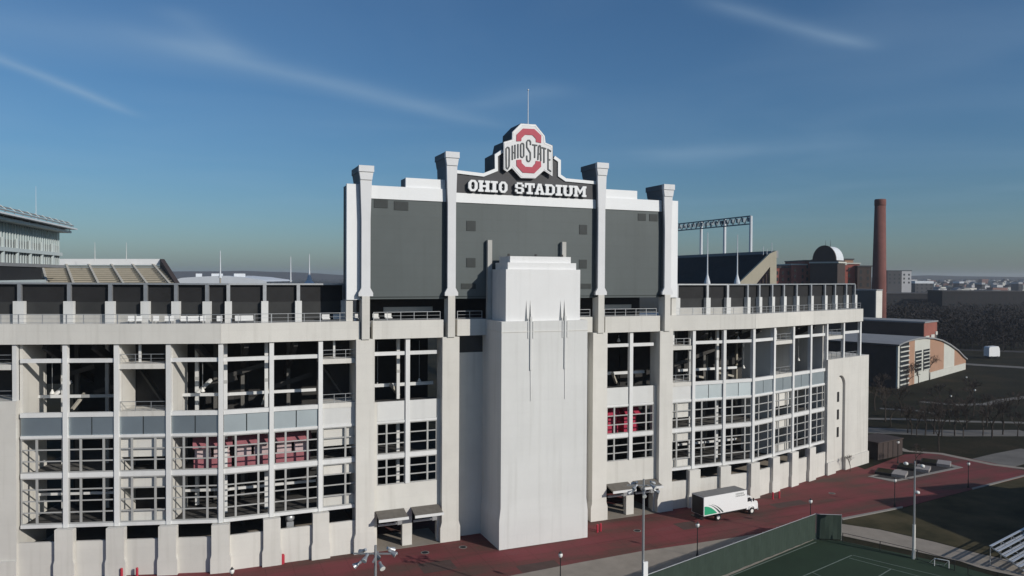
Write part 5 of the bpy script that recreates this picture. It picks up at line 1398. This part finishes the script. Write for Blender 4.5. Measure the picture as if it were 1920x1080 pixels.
def city_block(px0, px1, pt, D, m, label, band=3.2):
    t = thing('far_building', label, 'building', tuple(AD((px0 + px1) / 2, 600, D)), 'far city buildings beyond the woods')
    o, fr, zt = fbox(px0, px1, pt, 560, D, 20, 'wall', 'fardk' if band else m, t, 0)
    if band: obj('roof_band', MB().box(-.3, fr.L + .3, -.3, 20.3, zt - band, zt + .1, fr), m, t)
    else: obj('roof', MB().box(-.4, fr.L + .4, -.4, 20.4, zt, zt + .8, fr), 'fardk', t)
    n_ = max(2, int(fr.L / 5))
    for k in range(n_):
        x = (k + .5) * fr.L / n_
        for r_ in range(3): obj('window', MB().box(x - 1, x + 1, -.1, 0, zt - 6 - 5 * r_, zt - 3.6 - 5 * r_, fr), 'glass', o)
city_block(1767, 1935, 547, 560, 'darkhall', 'long dark flat topped hall rising behind the woods at the right', 0)
city_block(1662, 1758, 551, 590, 'darkhall', 'long dark hall below the far city, right of the smokestack', 0)
city_block(1664, 1691, 508, 950, 'fardk', 'dark grey end of the tall block just right of the smokestack', 0)
city_block(1691, 1709, 508, 955, 'far', 'pale framed tall block just right of the smokestack', 0)
city_block(1716, 1750, 527, 1000, 'roofw', 'long low white warehouse in the far city')
city_block(1799, 1807, 528, 1400, 'roofw', 'small white block in the middle of the far city')
city_block(1841, 1847, 530, 1300, 'far', 'narrow white block right of the middle of the far city')
city_block(1910, 1917, 529, 1300, 'far', 'white block at the right edge of the far city')
city_block(1753, 1764, 553, 640, 'far', 'narrow pale block at the edge of the dark woods', 0)

# ------------------------------------------------------------------ haze
HZ = MB().box(-6200, 6700, -2700, 8200, -4, 75)
me = bpy.data.meshes.new('haze'); me.from_pydata(HZ.v, [], HZ.f); hz = bpy.data.objects.new('haze', me); COL.objects.link(hz); hz['kind'] = 'stuff'
mt = bpy.data.materials.new('haze'); mt.use_nodes = True; t_ = mt.node_tree; t_.nodes.clear()
vol = N(t_, 'ShaderNodeVolumePrincipled'); vol.inputs['Color'].default_value = (.86, .90, .96, 1); vol.inputs['Density'].default_value = .00011; vol.inputs['Anisotropy'].default_value = .2
om = N(t_, 'ShaderNodeOutputMaterial'); t_.links.new(vol.outputs[0], om.inputs['Volume']); me.materials.append(mt)
